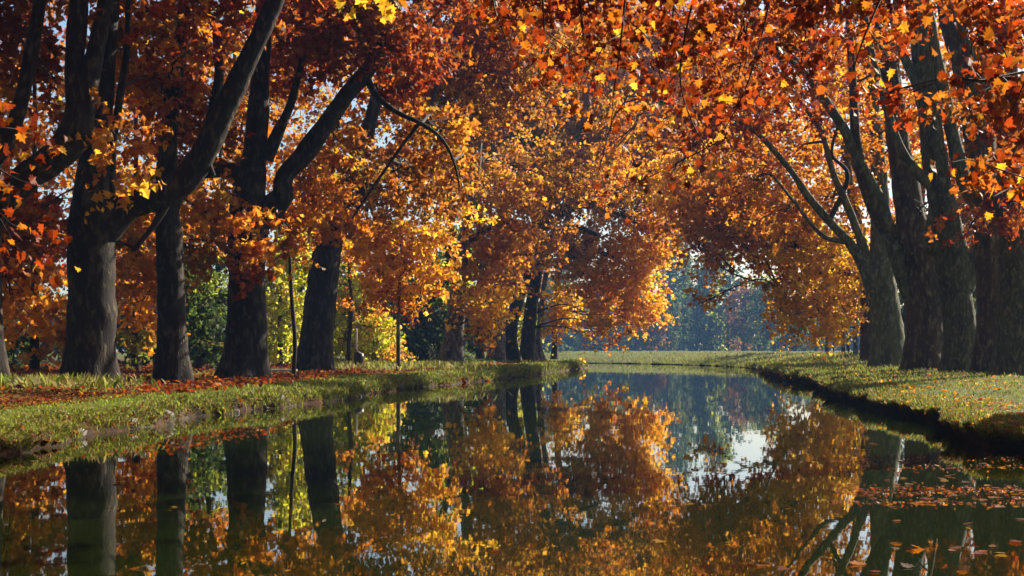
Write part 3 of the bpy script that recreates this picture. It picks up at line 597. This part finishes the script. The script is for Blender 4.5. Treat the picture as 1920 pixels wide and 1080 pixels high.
wood('tall brown woodland tree high behind the kinked trunk', 440, 84, 8, 0, [(430, 220, 110, 90, 4, .7, 'brown'), (420, 90, 130, 90, 4, .6, 'orange'), (560, 160, 100, 90, 4, .8, 'brown'), (540, 300, 80, 60, 4, .8, 'brown'), (560, 40, 120, 80, 4, .7, 'brown')], seed=54, ls=.3)
wood('shadowy woodland tree at the far left', -40, 78, 10, 0, [(40, 150, 110, 90, 5, .7, 'brown'), (60, 30, 110, 70, 5, .5, 'darkred'), (0, 600, 130, 80, 5, 1.3, 'dark'), (20, 440, 120, 90, 5, 1.0, 'darkred'), (-20, 280, 130, 90, 5, .8, 'brown')], seed=55, ls=.32)
wood('shadowy woodland tree far behind the thickest trunk', 200, 92, 10, 0, [(180, 620, 110, 60, 5, 1.4, 'dark'), (210, 500, 110, 90, 5, 1.1, 'brown'), (190, 340, 120, 90, 5, .8, 'brown'), (240, 190, 130, 90, 5, .5, 'orange')], seed=56, ls=.34)
wood('dark evergreen far behind the slim straight trunk', 330, 96, 8, 200, [(340, 620, 100, 60, 5, 1.6, 'dark'), (370, 520, 90, 80, 5, 1.3, 'dark'), (330, 400, 100, 70, 5, .9, 'brown')], seed=57, ls=.34)
wood('yellow-green thicket tree between the kinked and leaning trunks', 525, 82, 5, 430, [(520, 520, 40, 70, 3, 1.5, 'ygreen'), (560, 490, 45, 60, 3, 1.4, 'ygreen'), (520, 630, 45, 50, 3, 1.5, 'ygreen'), (565, 600, 40, 70, 3, 1.4, 'ygreen'), (545, 440, 50, 40, 3, 1.0, 'ygreen')], seed=58)
wood('dark backdrop tree behind the yellow-green thicket', 560, 118, 9, 300, [(540, 610, 90, 60, 5, 1.2, 'ygreen'), (600, 500, 90, 70, 5, 1.1, 'ygreen'), (640, 600, 90, 60, 5, 1.2, 'olive'), (640, 420, 90, 60, 5, .9, 'brown')], seed=59, ls=.4)
wood('yellow-green bush just right of the leaning trunk', 655, 78, 4, 520, [(650, 580, 30, 60, 2, 1.4, 'ygreen'), (645, 650, 40, 32, 2, 1.5, 'ygreen'), (665, 530, 30, 40, 2, .9, 'ygreen')], name='bush', seed=60, cat='bush', group=None)
wood('rounded yellow bush behind the young golden tree', 710, 84, 4, 590, [(705, 630, 46, 46, 2.4, 1.7, 'ygreen'), (700, 595, 36, 32, 2, 1.2, 'mustard'), (735, 660, 26, 26, 2, 1.3, 'mustard'), (690, 670, 36, 18, 2, 1.3, 'olive')], name='bush', seed=61, cat='bush', group=None, ls=.22)
wood('dark green thicket left of the grey pale-edged trunk', 795, 98, 7, 450, [(790, 620, 50, 55, 4, 1.8, 'dark'), (820, 540, 50, 60, 4, 1.5, 'green'), (770, 560, 40, 50, 4, 1.3, 'dark'), (820, 650, 50, 30, 3, 1.7, 'dark'), (850, 480, 50, 60, 4, 1.2, 'green'), (800, 590, 25, 20, 2, .6, 'red')], seed=62, ls=.32, name='thicket')
wood('dark tree behind the left bend cluster', 900, 135, 7, 300, [(890, 610, 70, 50, 6, 1.6, 'green'), (950, 590, 60, 70, 6, 1.3, 'olive'), (900, 500, 80, 70, 6, 1.2, 'olive'), (980, 500, 60, 60, 6, 1.0, 'brown'), (700, 560, 110, 90, 6, 1.0, 'olive'), (750, 640, 110, 30, 5, 1.5, 'dark')], seed=63, ls=.45)

# ---- young trees on the left grass
def young(label, px, Y, pts, mat, blobs, seed, ls=.19):
    t = Tree('young_tree', label, 'tree', px, Y, 'young trees on the left grass', seed)
    t.trunk(pts, mat, 0.15, 10, 0.05)
    for a in blobs: t.blob(*a[:7], dY=a[7] if len(a) > 7 else 0, ls=ls, bough=.02)
    return t.done()
young('thin dark young tree just left of the leaning trunk', 551, 49, [(551, 690, 4), (553, 640, 4), (547, 560, 3.6), (544, 500, 3.2), (541, 440, 2.5)], M_TWIG, [(535, 400, 50, 36, 1.2, .7, 'orange'), (560, 380, 40, 30, 1.2, .6, 'orange')], 71)
young('thin dark young tree right of the leaning trunk with orange leaves', 653, 72, [(654, 650, 3.6), (658, 600, 3.4), (658, 550, 3), (655, 490, 2.5), (660, 430, 2)], M_TWIG, [(665, 470, 34, 40, 1.4, .8, 'orange'), (650, 560, 22, 24, 1, .4, 'orange')], 72)
young('young tree with a straight pale stem and bright golden crown', 748, 64, [(747, 660, 4), (747, 600, 3.6), (749, 540, 3.2), (752, 480, 2.8), (755, 400, 2)], M_BARKB,
      [(720, 500, 60, 55, 1.8, 1.3, 'gold'), (780, 500, 55, 50, 1.8, 1.3, 'gold'), (750, 440, 80, 45, 2, 1.3, 'gold'), (825, 520, 32, 28, 1.2, 1.1, 'gold'), (690, 460, 45, 45, 1.6, 1.1, 'gold'), (755, 565, 40, 22, 1.2, .9, 'orange'), (700, 550, 30, 26, 1.2, .8, 'orange'), (820, 450, 40, 36, 1.5, .9, 'gold')], 73, .21)

# ---- slender trunks far down the right bank
FR = 'slender trunks far along the right bank'
for k, (px, Y, r, mat, lab, lean) in enumerate([(1551, 150, 4, M_BARKL, 'leftmost slender trunk far along the right bank', 0), (1563, 138, 1.8, M_BARKB, 'thinnest pale trunk far along the right bank', 0),
                                  (1581, 122, 3.6, M_BARKL, 'slender dark trunk standing before the bright gap on the right bank', 0), (1591, 118, 2.4, M_BARKL, 'slender trunk with a forked branch in the bright gap on right bank', -8),
                                  (1604, 106, 4.2, M_BARKB, 'grey trunk right of the bright gap, nearest the dark distant trunk', 0)]):
    t = Tree('slender_tree', lab, 'tree', px, Y, FR, 80+k)
    t.trunk([(px, 655, r), (px+lean*.5, 620, r*.9), (px+lean, 560, r*.8), (px+lean, 480, r*.6)], mat, 0.35, 10)
    if k == 3: t.limb([(px-3, 640, 1.6), (px+8, 622, 1.3), (px+14, 608, 1)], mat, 6)
    t.blob(px, 540, 40, 50, 3, .9, 'mustard', ls=.36); t.blob(px-20, 470, 50, 40, 3.5, .7, 'gold', ls=.36)
    t.done()

# ---- trees behind the right row
GB = 'trees behind the right row'
for k, (lab, px, Y, bl) in enumerate([
        ('orange tree glimpsed between the limbs of the right bank group', 1720, 98, [(1560, 300, 70, 70, 4, .8, 'gold'), (1540, 170, 80, 70, 4, .8, 'orange'), (1600, 80, 80, 80, 4, .7, 'orange'), (1630, 220, 70, 80, 4, .8, 'orange'), (1700, 220, 80, 90, 4, .9, 'orange'), (1740, 90, 80, 80, 4, .7, 'orange'), (1705, 330, 40, 60, 2, .4, 'orange')]),
        ('russet tree behind the trunk at the right edge', 1880, 92, [(1815, 330, 70, 90, 4, 1.0, 'orange'), (1800, 180, 70, 80, 4, .9, 'orange'), (1780, 430, 70, 60, 4, 1.2, 'russet'), (1880, 250, 80, 100, 4, 1.1, 'orange'), (1850, 100, 80, 80, 4, .7, 'orange'), (1900, 430, 80, 80, 4, 1.1, 'russet'), (1870, 580, 100, 70, 4, 1.4, 'dark')]),
        ('dark shrubby tree low behind the right bank trunks', 1780, 110, [(1780, 560, 100, 90, 4, 1.5, 'dark'), (1740, 470, 80, 60, 4, 1.1, 'russet'), (1700, 610, 60, 50, 4, 1.5, 'dark')])]):
    t = Tree('background_tree', lab, 'tree', px, Y, GB, 90+k)
    t.trunk([(px, 650, 9), (px, 520, 8), (px+10, 320, 6), (px+10, 150, 3)], M_BARKR,  0.6, 12)
    for a in bl: t.blob(*a, ls=.32)
    t.done()

# ---- the misty far wood beyond the bend
FARW = 'misty trees beyond the bend'
fw = [(1030, 205, 520, 'dark', 'leftmost misty tree beyond the bend'), (1062, 222, 500, 'dark', 'dark misty tree beyond the tip of the left bank'), (1095, 200, 560, 'dark', 'low green misty tree beyond the tip of left bank'),
      (1128, 214, 500, 'dark', 'dark misty tree under the golden overhang'), (1160, 205, 550, 'green', 'olive misty tree under the golden overhang'), (1192, 218, 520, 'dark', 'dark blue misty tree right of the golden overhang'),
      (1222, 204, 575, 'russet', 'low russet misty tree at the middle of the far bank'), (1252, 226, 430, 'dark', 'tall green misty tree in the gap over the far bank'), (1282, 240, 400, 'dark', 'tallest misty conifer in the gap over the far bank'),
      (1306, 216, 470, 'green', 'pale olive misty tree beside the tall conifer'), (1336, 214, 450, 'green', 'broad olive misty tree on the far bank'), (1366, 220, 500, 'dark', 'green misty tree below the bright sky gap'),
      (1395, 212, 535, 'russet', 'reddish misty tree below the bright sky gap'), (1424, 208, 520, 'green', 'pale bushy misty tree near the right bend'), (1452, 200, 520, 'dark', 'dark misty tree near the right bend'), (1490, 176, 600, 'dark', 'dark blue thicket behind the golden foliage on the right'), (1530, 182, 600, 'dark', 'dark thicket left of the slender right trunks')]
for k, (px, Y, top, pal, lab) in enumerate(fw):
    Y = Y*1.8-20
    t = Tree('far_tree', lab, 'tree', px, Y, FARW, 110+k, z=.6)
    t.trunk([(px, 650, 3), (px, 610, 2.6), (px+3, (top+640)/2, 2), (px+3, top, .8)], M_TWIG, 0.2, 8)
    hh = 655-top; rr = t.r
    if 'conifer' in lab:
        for q in range(7): t.blob(px, top+20+q*hh/8, 6+q*4.5, hh/12, 1.4+q*.9, 1.3, pal, ls=.8, subs=4)
    else:
        for q in range(6):
            f = q/5; t.blob(px+rr.uniform(-14, 14), top+hh*(.12+.75*f), 20+8*math.sin(math.pi*f), hh*.17, 4.5, 1.1, pal, ls=.8, subs=5)
    t.done()
# closing mass of the horizon
r = np.random.default_rng(5)
n = 30000; ang = r.uniform(-.72, .72, n)
hz = 14+7*noise(np.stack([ang*14, ang*0, ang*0], 1), 1, 8)+3*noise(np.stack([ang*60, ang*0, ang*0], 1), 1, 9)
d = r.uniform(425, 462, n); pos = np.stack([d*np.sin(ang), d*np.cos(ang), hz*r.random(n)**.8+.4], 1)
tag(obj('far_wood', leaves_mesh('far_wood', pos, r.uniform(2, 3.6, n), pick('dark', n, r), 'rhomb', np.zeros(3), r), M_LEAF), 'hazy wood closing the horizon far behind everything', 'wood', kind='stuff')

# ------------------------------------------------------------------ overhanging sprays close to the camera, leaf by leaf
star_me = []
for k in range(3):
    V, Fc = LT['star']; V = V.copy(); V[:, 2] += (0.05*k)*np.sin(V[:, 0]*5+k)+.06*k*V[:, 1]*(1 if k == 1 else -1)
    m_ = mesh('plane_leaf', V, tris=Fc); m_.materials.append(M_NEAR); star_me.append(m_)
NP = {'red': [(RED, 5), (ORA, 2.5), (DRED, 5), (GOLD, .7)], 'gold': [(GOLD, 5), (YEL, 3), (ORA, 2)], 'mix': [(ORA, 3.5), (GOLD, 2.2), (RED, 4), (DRED, 2), (YEL, .5)]}
def spray(label, Y, paths, n, pal, seed, spread=.22, ls=.12):
    r = np.random.default_rng(seed); tubes, nodes = [], []
    p0 = P(paths[0][0][0], paths[0][0][1], Y)
    o = thing('overhanging_branch', label, 'branch', p0, 'branches hanging close overhead')
    for k, path in enumerate(paths):
        c = np.array([P(x, y, Y+r.uniform(-.5, .5)) for x, y in path]); rad = np.linspace(.016, .005, len(c)) if k == 0 else np.linspace(.009, .003, len(c))
        tubes.append(tube(c, rad, 6, .12, seed+k, .05)); nodes.append(catmull(c, .07))
    obj('twig', tubes_mesh('twig', tubes, p0), M_TWIG, o)
    nd = np.vstack(nodes); cs = [c for c, w in NP[pal]]; ws = [w for c, w in NP[pal]]
    for k in range(int(n*1.35)):
        q = nd[r.integers(len(nd))]+r.normal(size=3)*spread*np.array([1, 1, .8])
        lf = bpy.data.objects.new('leaf', star_me[k % 3]); COL.objects.link(lf); lf.parent = o; lf.location = q-p0
        s = ls*r.uniform(.6, 1.3); lf.scale = (s, s, s)
        lf.rotation_euler = (r.normal()*.9, .7+r.normal()*.6, r.uniform(0, 6.28))
        c = np.array(random.Random(int(seed*1000+k)).choices(cs, ws)[0])*r.uniform(.7, 1.2); c = c*.9; lf.color = (*c, 1)
    return o
spray('long spray of red and orange leaves hanging at the top centre-right', 15.5, [[(1180, -80), (1170, 20), (1160, 110), (1150, 180), (1145, 250)], [(1168, 60), (1130, 90), (1110, 150), (1115, 215)], [(1170, 30), (1220, 80), (1240, 150), (1245, 210)]], 95, 'mix', 201)
spray('spray with a cluster of yellow leaves at its lower tip, right of centre', 16, [[(1320, -80), (1290, 40), (1275, 140), (1290, 210), (1320, 270), (1345, 300)], [(1280, 120), (1240, 180), (1220, 240)], [(1285, 90), (1340, 120), (1360, 180)]], 85, 'mix', 202)
spray('small spray of large orange leaves in front of the upper right limbs', 13.5, [[(1690, -90), (1650, 0), (1620, 70), (1600, 130)], [(1640, 40), (1590, 60), (1560, 120)], [(1630, 60), (1660, 100), (1670, 130)]], 42, 'mix', 203)
spray('deep red spray hanging at the right edge, below the top corner', 13, [[(2010, 120), (1950, 130), (1890, 140), (1840, 150), (1800, 145)], [(1930, 135), (1900, 200), (1870, 250)], [(1900, 140), (1880, 90), (1850, 60)]], 60, 'red', 204)
spray('lower orange spray at the right edge beside the thick trunks', 13.5, [[(2000, 320), (1940, 340), (1900, 350), (1860, 370)], [(1940, 340), (1880, 320), (1820, 300), (1780, 305)]], 46, 'mix', 205)
spray('orange-red spray reaching in from the left edge', 15, [[(-110, 250), (-40, 290), (20, 330), (70, 350)], [(-60, 270), (0, 240), (60, 250)], [(-50, 300), (0, 400), (60, 440), (120, 460)], [(0, 410), (40, 480), (70, 490)]], 120, 'red', 206, .26)
spray('few bright yellow leaves at the top edge, left of centre', 13, [[(720, -110), (700, -40), (690, -5), (670, 10)], [(705, -50), (735, -10), (750, 15)]], 26, 'gold', 207, .14)
spray('sparse red spray at the top centre with a lone yellow leaf below', 16, [[(930, -90), (925, 0), (940, 50), (955, 90)], [(928, 0), (890, 15), (870, 20)], [(935, 30), (1000, 40), (1050, 30)]], 55, 'red', 208)
spray('drooping red spray in the upper middle of the arch', 18, [[(1010, -90), (1020, 60), (1010, 150), (1050, 200)], [(1015, 100), (980, 140), (960, 160)], [(1020, 60), (1080, 100), (1130, 130), (1150, 200)]], 70, 'red', 209, .28)
spray('red spray over the right half of the arch, below the yellow cluster', 19, [[(1460, -90), (1430, 60), (1400, 160), (1360, 240), (1300, 330)], [(1420, 110), (1480, 150), (1500, 190)], [(1390, 180), (1330, 200), (1290, 240)], [(1340, 270), (1200, 340), (1140, 360)]], 110, 'red', 210, .3)

# ------------------------------------------------------------------ grass, litter, roots, stones
def on_bank(V, Z, n, ymin, ymax, tlo, thi, r, power=1.4, j0=None):
    rows = np.where((V[:, 6, 1] > ymin) & (V[:, 6, 1] < ymax) & (V[:, 6, 0] > -30))[0][:-1]
    L = np.linalg.norm(V[rows+1, 6]-V[rows, 6], axis=1)*(30/np.maximum(V[rows, 6, 1], 15))**power; L /= L.sum()
    i = r.choice(rows, n, p=L); f = r.random((n, 1))
    prof = PROF_L if V is BL else PROF_R
    j = r.uniform(np.searchsorted(prof[:, 0], tlo) if j0 is None else j0, np.searchsorted(prof[:, 0], thi), n); j1 = np.clip(j.astype(int), 0, V.shape[1]-2); g = (j-j1)[:, None]
    return (V[i, j1]*(1-f)+V[i+1, j1]*f)*(1-g)+(V[i, j1+1]*(1-f)+V[i+1, j1+1]*f)*g
def blades(name, label, base, hgt, col, r, wid=.05):
    n = len(base); d = r.normal(size=(n, 3))*.45; d[:, 2] = 1; d = nrm(d); side = nrm(np.cross(d, r.normal(size=(n, 3))))
    h = hgt[:, None]; b = base-np.array([0, 0, .02])
    V = np.stack([b-side*h*wid, b+side*h*wid, b+d*h*.6+side*h*wid*.7, b+d*h*.95+np.array([0, 0, -.12])*h+d[:, [1, 0, 2]]*np.array([1, 1, 0])*h*.35], 1)
    k = np.arange(n)[:, None]*4
    tr = np.concatenate([k+np.array([[0, 1, 2]]), k+np.array([[0, 2, 3]])], 1).reshape(-1, 3)
    return tag(obj(name, mesh(name, V.reshape(-1, 3), tris=tr, col=np.repeat(col, 2, 0)), M_GRASS), label, 'grass', kind='stuff')
G1, G2, G3, G4 = np.array([.17, .24, .018]), np.array([.32, .38, .035]), np.array([.3, .24, .08]), np.array([.07, .1, .015])
def gcol(n, r, w): return np.array([G1, G2, G3, G4])[r.choice(4, n, p=w)]*r.uniform(.7, 1.25, (n, 1))
r = np.random.default_rng(77)
b1 = on_bank(BL, ZL, 42000, 14, 130, .3, 2.1, r); b2 = on_bank(BL, ZL, 7000, 14, 130, .05, .35, r); b3 = on_bank(BL, ZL, 12000, 14, 130, 4.0, 8.0, r)
bl = np.vstack([b1, b2, b3]); blades('grass_left_bank', 'short green grass along the top of the left bank', bl, r.uniform(.05, .15, len(bl))*np.clip(bl[:, 1]/32, .8, 3), gcol(len(bl), r, [.4, .35, .1, .15]), r)
b1 = on_bank(BR, ZR, 60000, 14, 180, 0, 8.5, r, 1.2, j0=7); b2 = on_bank(BR, ZR, 12000, 14, 120, 0, .9, r, j0=6)
br_ = np.vstack([b1, b2]); blades('grass_right_bank', 'sunlit grass on the right bank below the row of trunks', br_, r.uniform(.06, .17, len(br_))*np.clip(br_[:, 1]/32, .8, 3), gcol(len(br_), r, [.3, .22, .38, .1])*.8, r)
for nm_, lab_, VV, ZZ_, tl, th, j0_, cnt in (('bank_fringe_left', 'ragged straw and green fringe hanging over the left bank edge', BL, ZL, .02, .7, None, 30000), ('waterline_tangle', 'tangle of straw and dead stems at the foot of the left bank', BL, ZL, -.02, .3, 3, 12000), ('bank_fringe_right', 'ragged grass fringe hanging over the dark right bank edge', BR, ZR, 0, .5, 6, 22000)):
    bq = on_bank(VV, ZZ_, cnt, 14, 120, tl, th, r, j0=j0_); cl = noise(bq, 1.3, 91)+.6*noise(bq, 4.0, 92); keep = cl > r.normal(size=len(bq))*.35-.05; bq = bq[keep]
    blades(nm_, lab_, bq, r.uniform(.1, .28, len(bq))*np.clip(bq[:, 1]/36, .8, 2.4), gcol(len(bq), r, [.25, .2, .45, .1])*.8, r, .035)
# tufts of tall dry grass on the left: behind the towpath and by the golden young tree
q = np.vstack([np.array([(px-960)/F*Y, Y, float(gz((px-960)/F*Y, Y))]) for px, Y in np.column_stack([np.concatenate([r.normal(110, 70, 900), r.normal(800, 45, 1300), r.normal(690, 40, 700)]), np.concatenate([r.uniform(31, 34, 900), r.uniform(66, 76, 1300), r.uniform(62, 72, 700)])])])
blades('tall_dry_grass', 'tall pale dry grass standing behind the towpath', q, r.uniform(.25, .6, len(q)), gcol(len(q), r, [.2, .2, .55, .05]), r, .022)

n = 22000
lp = np.vstack([on_bank(BL, ZL, n, 14, 120, 1.5, 4.8, r), on_bank(BL, ZL, 5200, 14, 120, .02, .75, r), on_bank(BL, ZL, 3500, 14, 120, 4.6, 8.5, r)])
lp[:, 2] += .015
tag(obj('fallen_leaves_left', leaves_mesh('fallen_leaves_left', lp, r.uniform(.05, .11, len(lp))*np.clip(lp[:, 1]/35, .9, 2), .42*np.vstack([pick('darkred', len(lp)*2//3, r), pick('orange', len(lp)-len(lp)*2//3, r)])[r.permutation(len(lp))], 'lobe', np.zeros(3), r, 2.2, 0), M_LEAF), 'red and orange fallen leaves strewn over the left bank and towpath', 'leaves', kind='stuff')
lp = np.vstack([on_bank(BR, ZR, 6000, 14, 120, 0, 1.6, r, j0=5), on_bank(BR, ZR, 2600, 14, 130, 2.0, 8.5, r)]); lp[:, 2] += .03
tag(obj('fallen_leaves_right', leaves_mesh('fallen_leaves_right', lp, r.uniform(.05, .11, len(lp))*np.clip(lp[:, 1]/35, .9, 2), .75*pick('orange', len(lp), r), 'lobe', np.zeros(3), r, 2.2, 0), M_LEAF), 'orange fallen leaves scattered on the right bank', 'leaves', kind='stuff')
gp = np.stack([r.uniform(-32, -7, 24000), r.uniform(30, 110, 24000)], 1); gp = gp[~inside(gp[:, 0], gp[:, 1], CANAL)]
gp = np.column_stack([gp, gz(gp[:, 0], gp[:, 1])+.03])
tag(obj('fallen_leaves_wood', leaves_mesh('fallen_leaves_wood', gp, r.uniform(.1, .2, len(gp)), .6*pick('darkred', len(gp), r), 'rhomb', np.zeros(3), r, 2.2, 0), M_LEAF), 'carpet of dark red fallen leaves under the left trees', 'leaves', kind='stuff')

def stone_mesh(seed):
    import bmesh
    bm = bmesh.new(); bmesh.ops.create_icosphere(bm, subdivisions=2, radius=1)
    V = np.array([v.co[:] for v in bm.verts]); k = 1+.35*noise(V, 1.1, seed)+.16*noise(V, 2.7, seed+1)
    for v, a in zip(bm.verts, k): v.co = v.co*a
    me = bpy.data.meshes.new('bank_stone'); bm.to_mesh(me); bm.free(); me.materials.append(M_STONE); return me
SM = [stone_mesh(300+k) for k in range(5)]
rows = np.where((LL[:, 1] > 17) & (LL[:, 1] < 95))[0]
wt = (1/np.maximum(LL[rows, 1], 20))**1.3; wt /= wt.sum()
for k, i in enumerate(r.choice(rows, 26, p=wt, replace=False)):
    jj = int(r.choice([3, 4, 5, 6]))
    o = obj('bank_stone', SM[k % 5]); o.location = BL[i, jj]+np.array([-.03, 0, -.05]); s = r.uniform(.05, .13)*(1+LL[i, 1]/120)
    o.scale = (s*r.uniform(.8, 1.5), s*r.uniform(.8, 1.4), s*r.uniform(.6, 1)); o.rotation_euler = r.uniform(0, 6, 3)
    tag(o, 'small pale stone embedded in the foot of the left bank', 'stone', 'stones along the left waterline')
# ------------------------------------------------------------------ floating leaves, stalks, bin, post, plank
fl_me = []
for k in range(3):
    V, Fc = LT['star']; V = V.copy(); V[:, 2] = .05*np.abs(V[:, 1])+.02*k*V[:, 0]**2
    m_ = mesh('floating_leaf', V, tris=Fc); m_.materials.append(M_NEAR); fl_me.append(m_)
def on_water(px, py): x, y = W(px, py); return np.array([x, y, .008])
spots = [(1725, 944, .19), (1728, 1030, .15), (1842, 1036, .1), (1610, 1060, .14), (1175, 755, .28), (1352, 743, .24), (1270, 790, .22), (1840, 1040, .12), (1780, 892, .2), (1690, 868, .2), (1636, 832, .22)]
while len(spots) < 150:
    k = r.random()
    if k < .62: px, py = r.uniform(1590, 1925), r.choice([862, 875, 917, 921, 928, 940, 946])+r.normal()*5+(r.random() < .3)*r.normal()*22
    elif k < .8: px, py = r.uniform(1640, 1925), r.uniform(850, 1075)
    elif k < .92: px, py = r.uniform(1000, 1600), 740+330*r.random()**.8
    else: px, py = r.uniform(0, 1000), 900+170*r.random()
    x, y = W(px, py)
    if inside(np.array([x]), np.array([y]), CANAL)[0] and py > 700: spots.append((px, py, r.uniform(.06, .12)))
cs = [tuple(.6*v for v in c_) for c_ in (ORA, RED, RUS, GOLD, BRN)]
for k, (px, py, s) in enumerate(spots):
    o = obj('floating_leaf', fl_me[k % 3]); o.location = on_water(px, py); o.scale = (s, s, s); o.rotation_euler = (r.normal()*.12, r.normal()*.12, r.uniform(0, 6.28))
    c = np.array(cs[r.choice(5, p=[.35, .22, .18, .15, .1])] if k > 3 else ORA); o.color = (*c, 1)
    lab = {0: 'largest orange leaf floating on dark water at the lower right', 1: 'orange leaf floating beside the white stalk', 4: 'dark red leaf floating alone in mid canal, left of centre gap'}.get(k, 'small fallen leaf floating on the canal')
    tag(o, lab, 'leaf', 'leaves floating on the canal')
n = 900; x = r.uniform(1560, 1960, n); y = r.choice([860, 876, 916, 921, 927, 944], n)+r.normal(size=n)*4
wp = np.array([(*W(a_, b_), .006) for a_, b_ in zip(x, y)]); wp = wp[inside(wp[:, 0], wp[:, 1], CANAL)]
tag(obj('floating_debris', leaves_mesh('floating_debris', wp, r.uniform(.02, .045, len(wp)), pick('darkred', len(wp), r), 'lobe', np.zeros(3), r, 6, 0), M_LEAF), 'drifts of tiny leaf scraps floating near the right bank', 'leaves', kind='stuff')

def stalk(label, px, py, topx, topy, rad, seed):
    x, y = W(px, py); a = np.array([x, y, -.15]); b = P(topx, topy, y+.05); m1 = (a+b)/2+np.array([.012, 0, 0])
    o = obj('dry_stalk', tubes_mesh('dry_stalk', [tube(np.array([a, m1, b]), np.array([rad, rad*.8, rad*.35]), 8, .03, seed, .1)], a), M_REED, None, a)
    tag(o, label, 'stalk')
stalk('pale dry stalk standing out of the water at the lower right', 1733, 1088, 1757, 1010, .007, 1)
stalk('short dry stalk poking from the water near the bottom edge', 1515, 1080, 1533, 1056, .005, 2)

def box_mesh(name, V8): return mesh(name, V8, quads=[(0, 3, 2, 1), (4, 5, 6, 7), (0, 1, 5, 4), (1, 2, 6, 5), (2, 3, 7, 6), (3, 0, 4, 7)])
Yb = 66.0; xb = (673-960)/F*Yb; zb = float(gz(xb, Yb))
o = thing('litter_bin', 'small black litter bin beside a white post at the path edge', 'bin', (xb, Yb, zb))
c = np.array([(0, 0, -.05), (0, 0, .1), (0, 0, .45), (0, 0, .66), (0, 0, .74)]); V, q = tube(c, np.array([.2, .24, .27, .27, .2]), 20, .06, 3, .02)
obj('body', tubes_mesh('body', [(V, q)], np.zeros(3)), M_BIN, o)
c = np.array([(0, 0, .72), (0, 0, .8), (.02, 0, .86), (.03, 0, .88)]); V, q = tube(c, np.array([.27, .24, .14, .02]), 20, .04, 3, .02)
obj('lid', tubes_mesh('lid', [(V, q)], np.zeros(3)), M_BIN, o)
Yp = 69.0; xp = (668-960)/F*Yp; zp = float(gz(xp, Yp))
o = thing('post', 'slim white post standing behind the black litter bin', 'post', (xp, Yp, zp))
V, q = tube(np.array([(0, 0, -.2), (0, 0, .8), (0, 0, 1.0)]), np.array([.07, .07, .068]), 12, .2, 1, .02); obj('base', tubes_mesh('base', [(V, q)], np.zeros(3)), M_BARKB, o)
V, q = tube(np.array([(0, 0, .95), (0, 0, 1.6), (0, 0, 2.05), (0, 0, 2.1)]), np.array([.055, .055, .055, .03]), 12, .2, 1, .0); obj('shaft', tubes_mesh('shaft', [(V, q)], np.zeros(3)), M_POST, o)
xq, Yq = (534-960)/F*54, 54.0; zq = float(gz(xq, Yq))
o = tag(obj('plank', box_mesh('plank', [(-.6, -.14, 0), (.5, -.16, 0), (.52, .14, .01), (-.58, .16, .01), (-.6, -.14, .07), (.5, -.16, .07), (.52, .14, .08), (-.58, .16, .08)]), M_PLANK, None, (xq, Yq, zq+.12)), 'pale plank lying on the ground left of the leaning trunk', 'plank')
# a pale leafy weed by the bank
Yw = 76.0; xw = (806-960)/F*Yw; zw = float(gz(xw, Yw))
o = thing('leafy_weed', 'tall pale leafy weed standing left of the grey pale-edged trunk', 'plant', (xw, Yw, zw))
obj('stem', tubes_mesh('stem', [tube(np.array([(0, 0, -.05), (.05, 0, .6), (-.05, 0, 1.3)]), np.array([.02, .015, .006]), 6, .1, 0, 0), tube(np.array([(.05, 0, .5), (.3, 0, .8), (.4, 0, 1.1)]), np.array([.012, .01, .004]), 6, .1, 0, 0)], np.zeros(3)), M_REED, o)
for k in range(26):
    lf = bpy.data.objects.new('leaf', star_me[k % 3]); COL.objects.link(lf); lf.parent = o; h = r.uniform(.3, 1.35); lf.location = (r.normal()*.12+(.2 if k % 3 == 0 else 0), r.normal()*.12, h)
    s = r.uniform(.1, .2); lf.scale = (s, s*.7, s); lf.rotation_euler = r.uniform(0, 6, 3); lf.color = (.35, .4, .25, 1)

# ------------------------------------------------------------------ haze
M_HAZE = bpy.data.materials.new('haze'); M_HAZE.use_nodes = True; nt = M_HAZE.node_tree; nt.nodes.remove(nt.nodes['Principled BSDF'])
pv = nt.nodes.new('ShaderNodeVolumePrincipled'); pv.inputs['Color'].default_value = (.26, .5, .95, 1); pv.inputs['Density'].default_value = .0004; pv.inputs['Anisotropy'].default_value = 0.0
nt.links.new(pv.outputs[0], nt.nodes['Material Output'].inputs['Volume'])
hb = [(-410, -70, -3), (410, -70, -3), (410, 490, -3), (-410, 490, -3), (-410, -70, 42), (410, -70, 42), (410, 490, 42), (-410, 490, 42)]
tag(obj('haze', box_mesh('haze', hb), M_HAZE), kind='stuff')
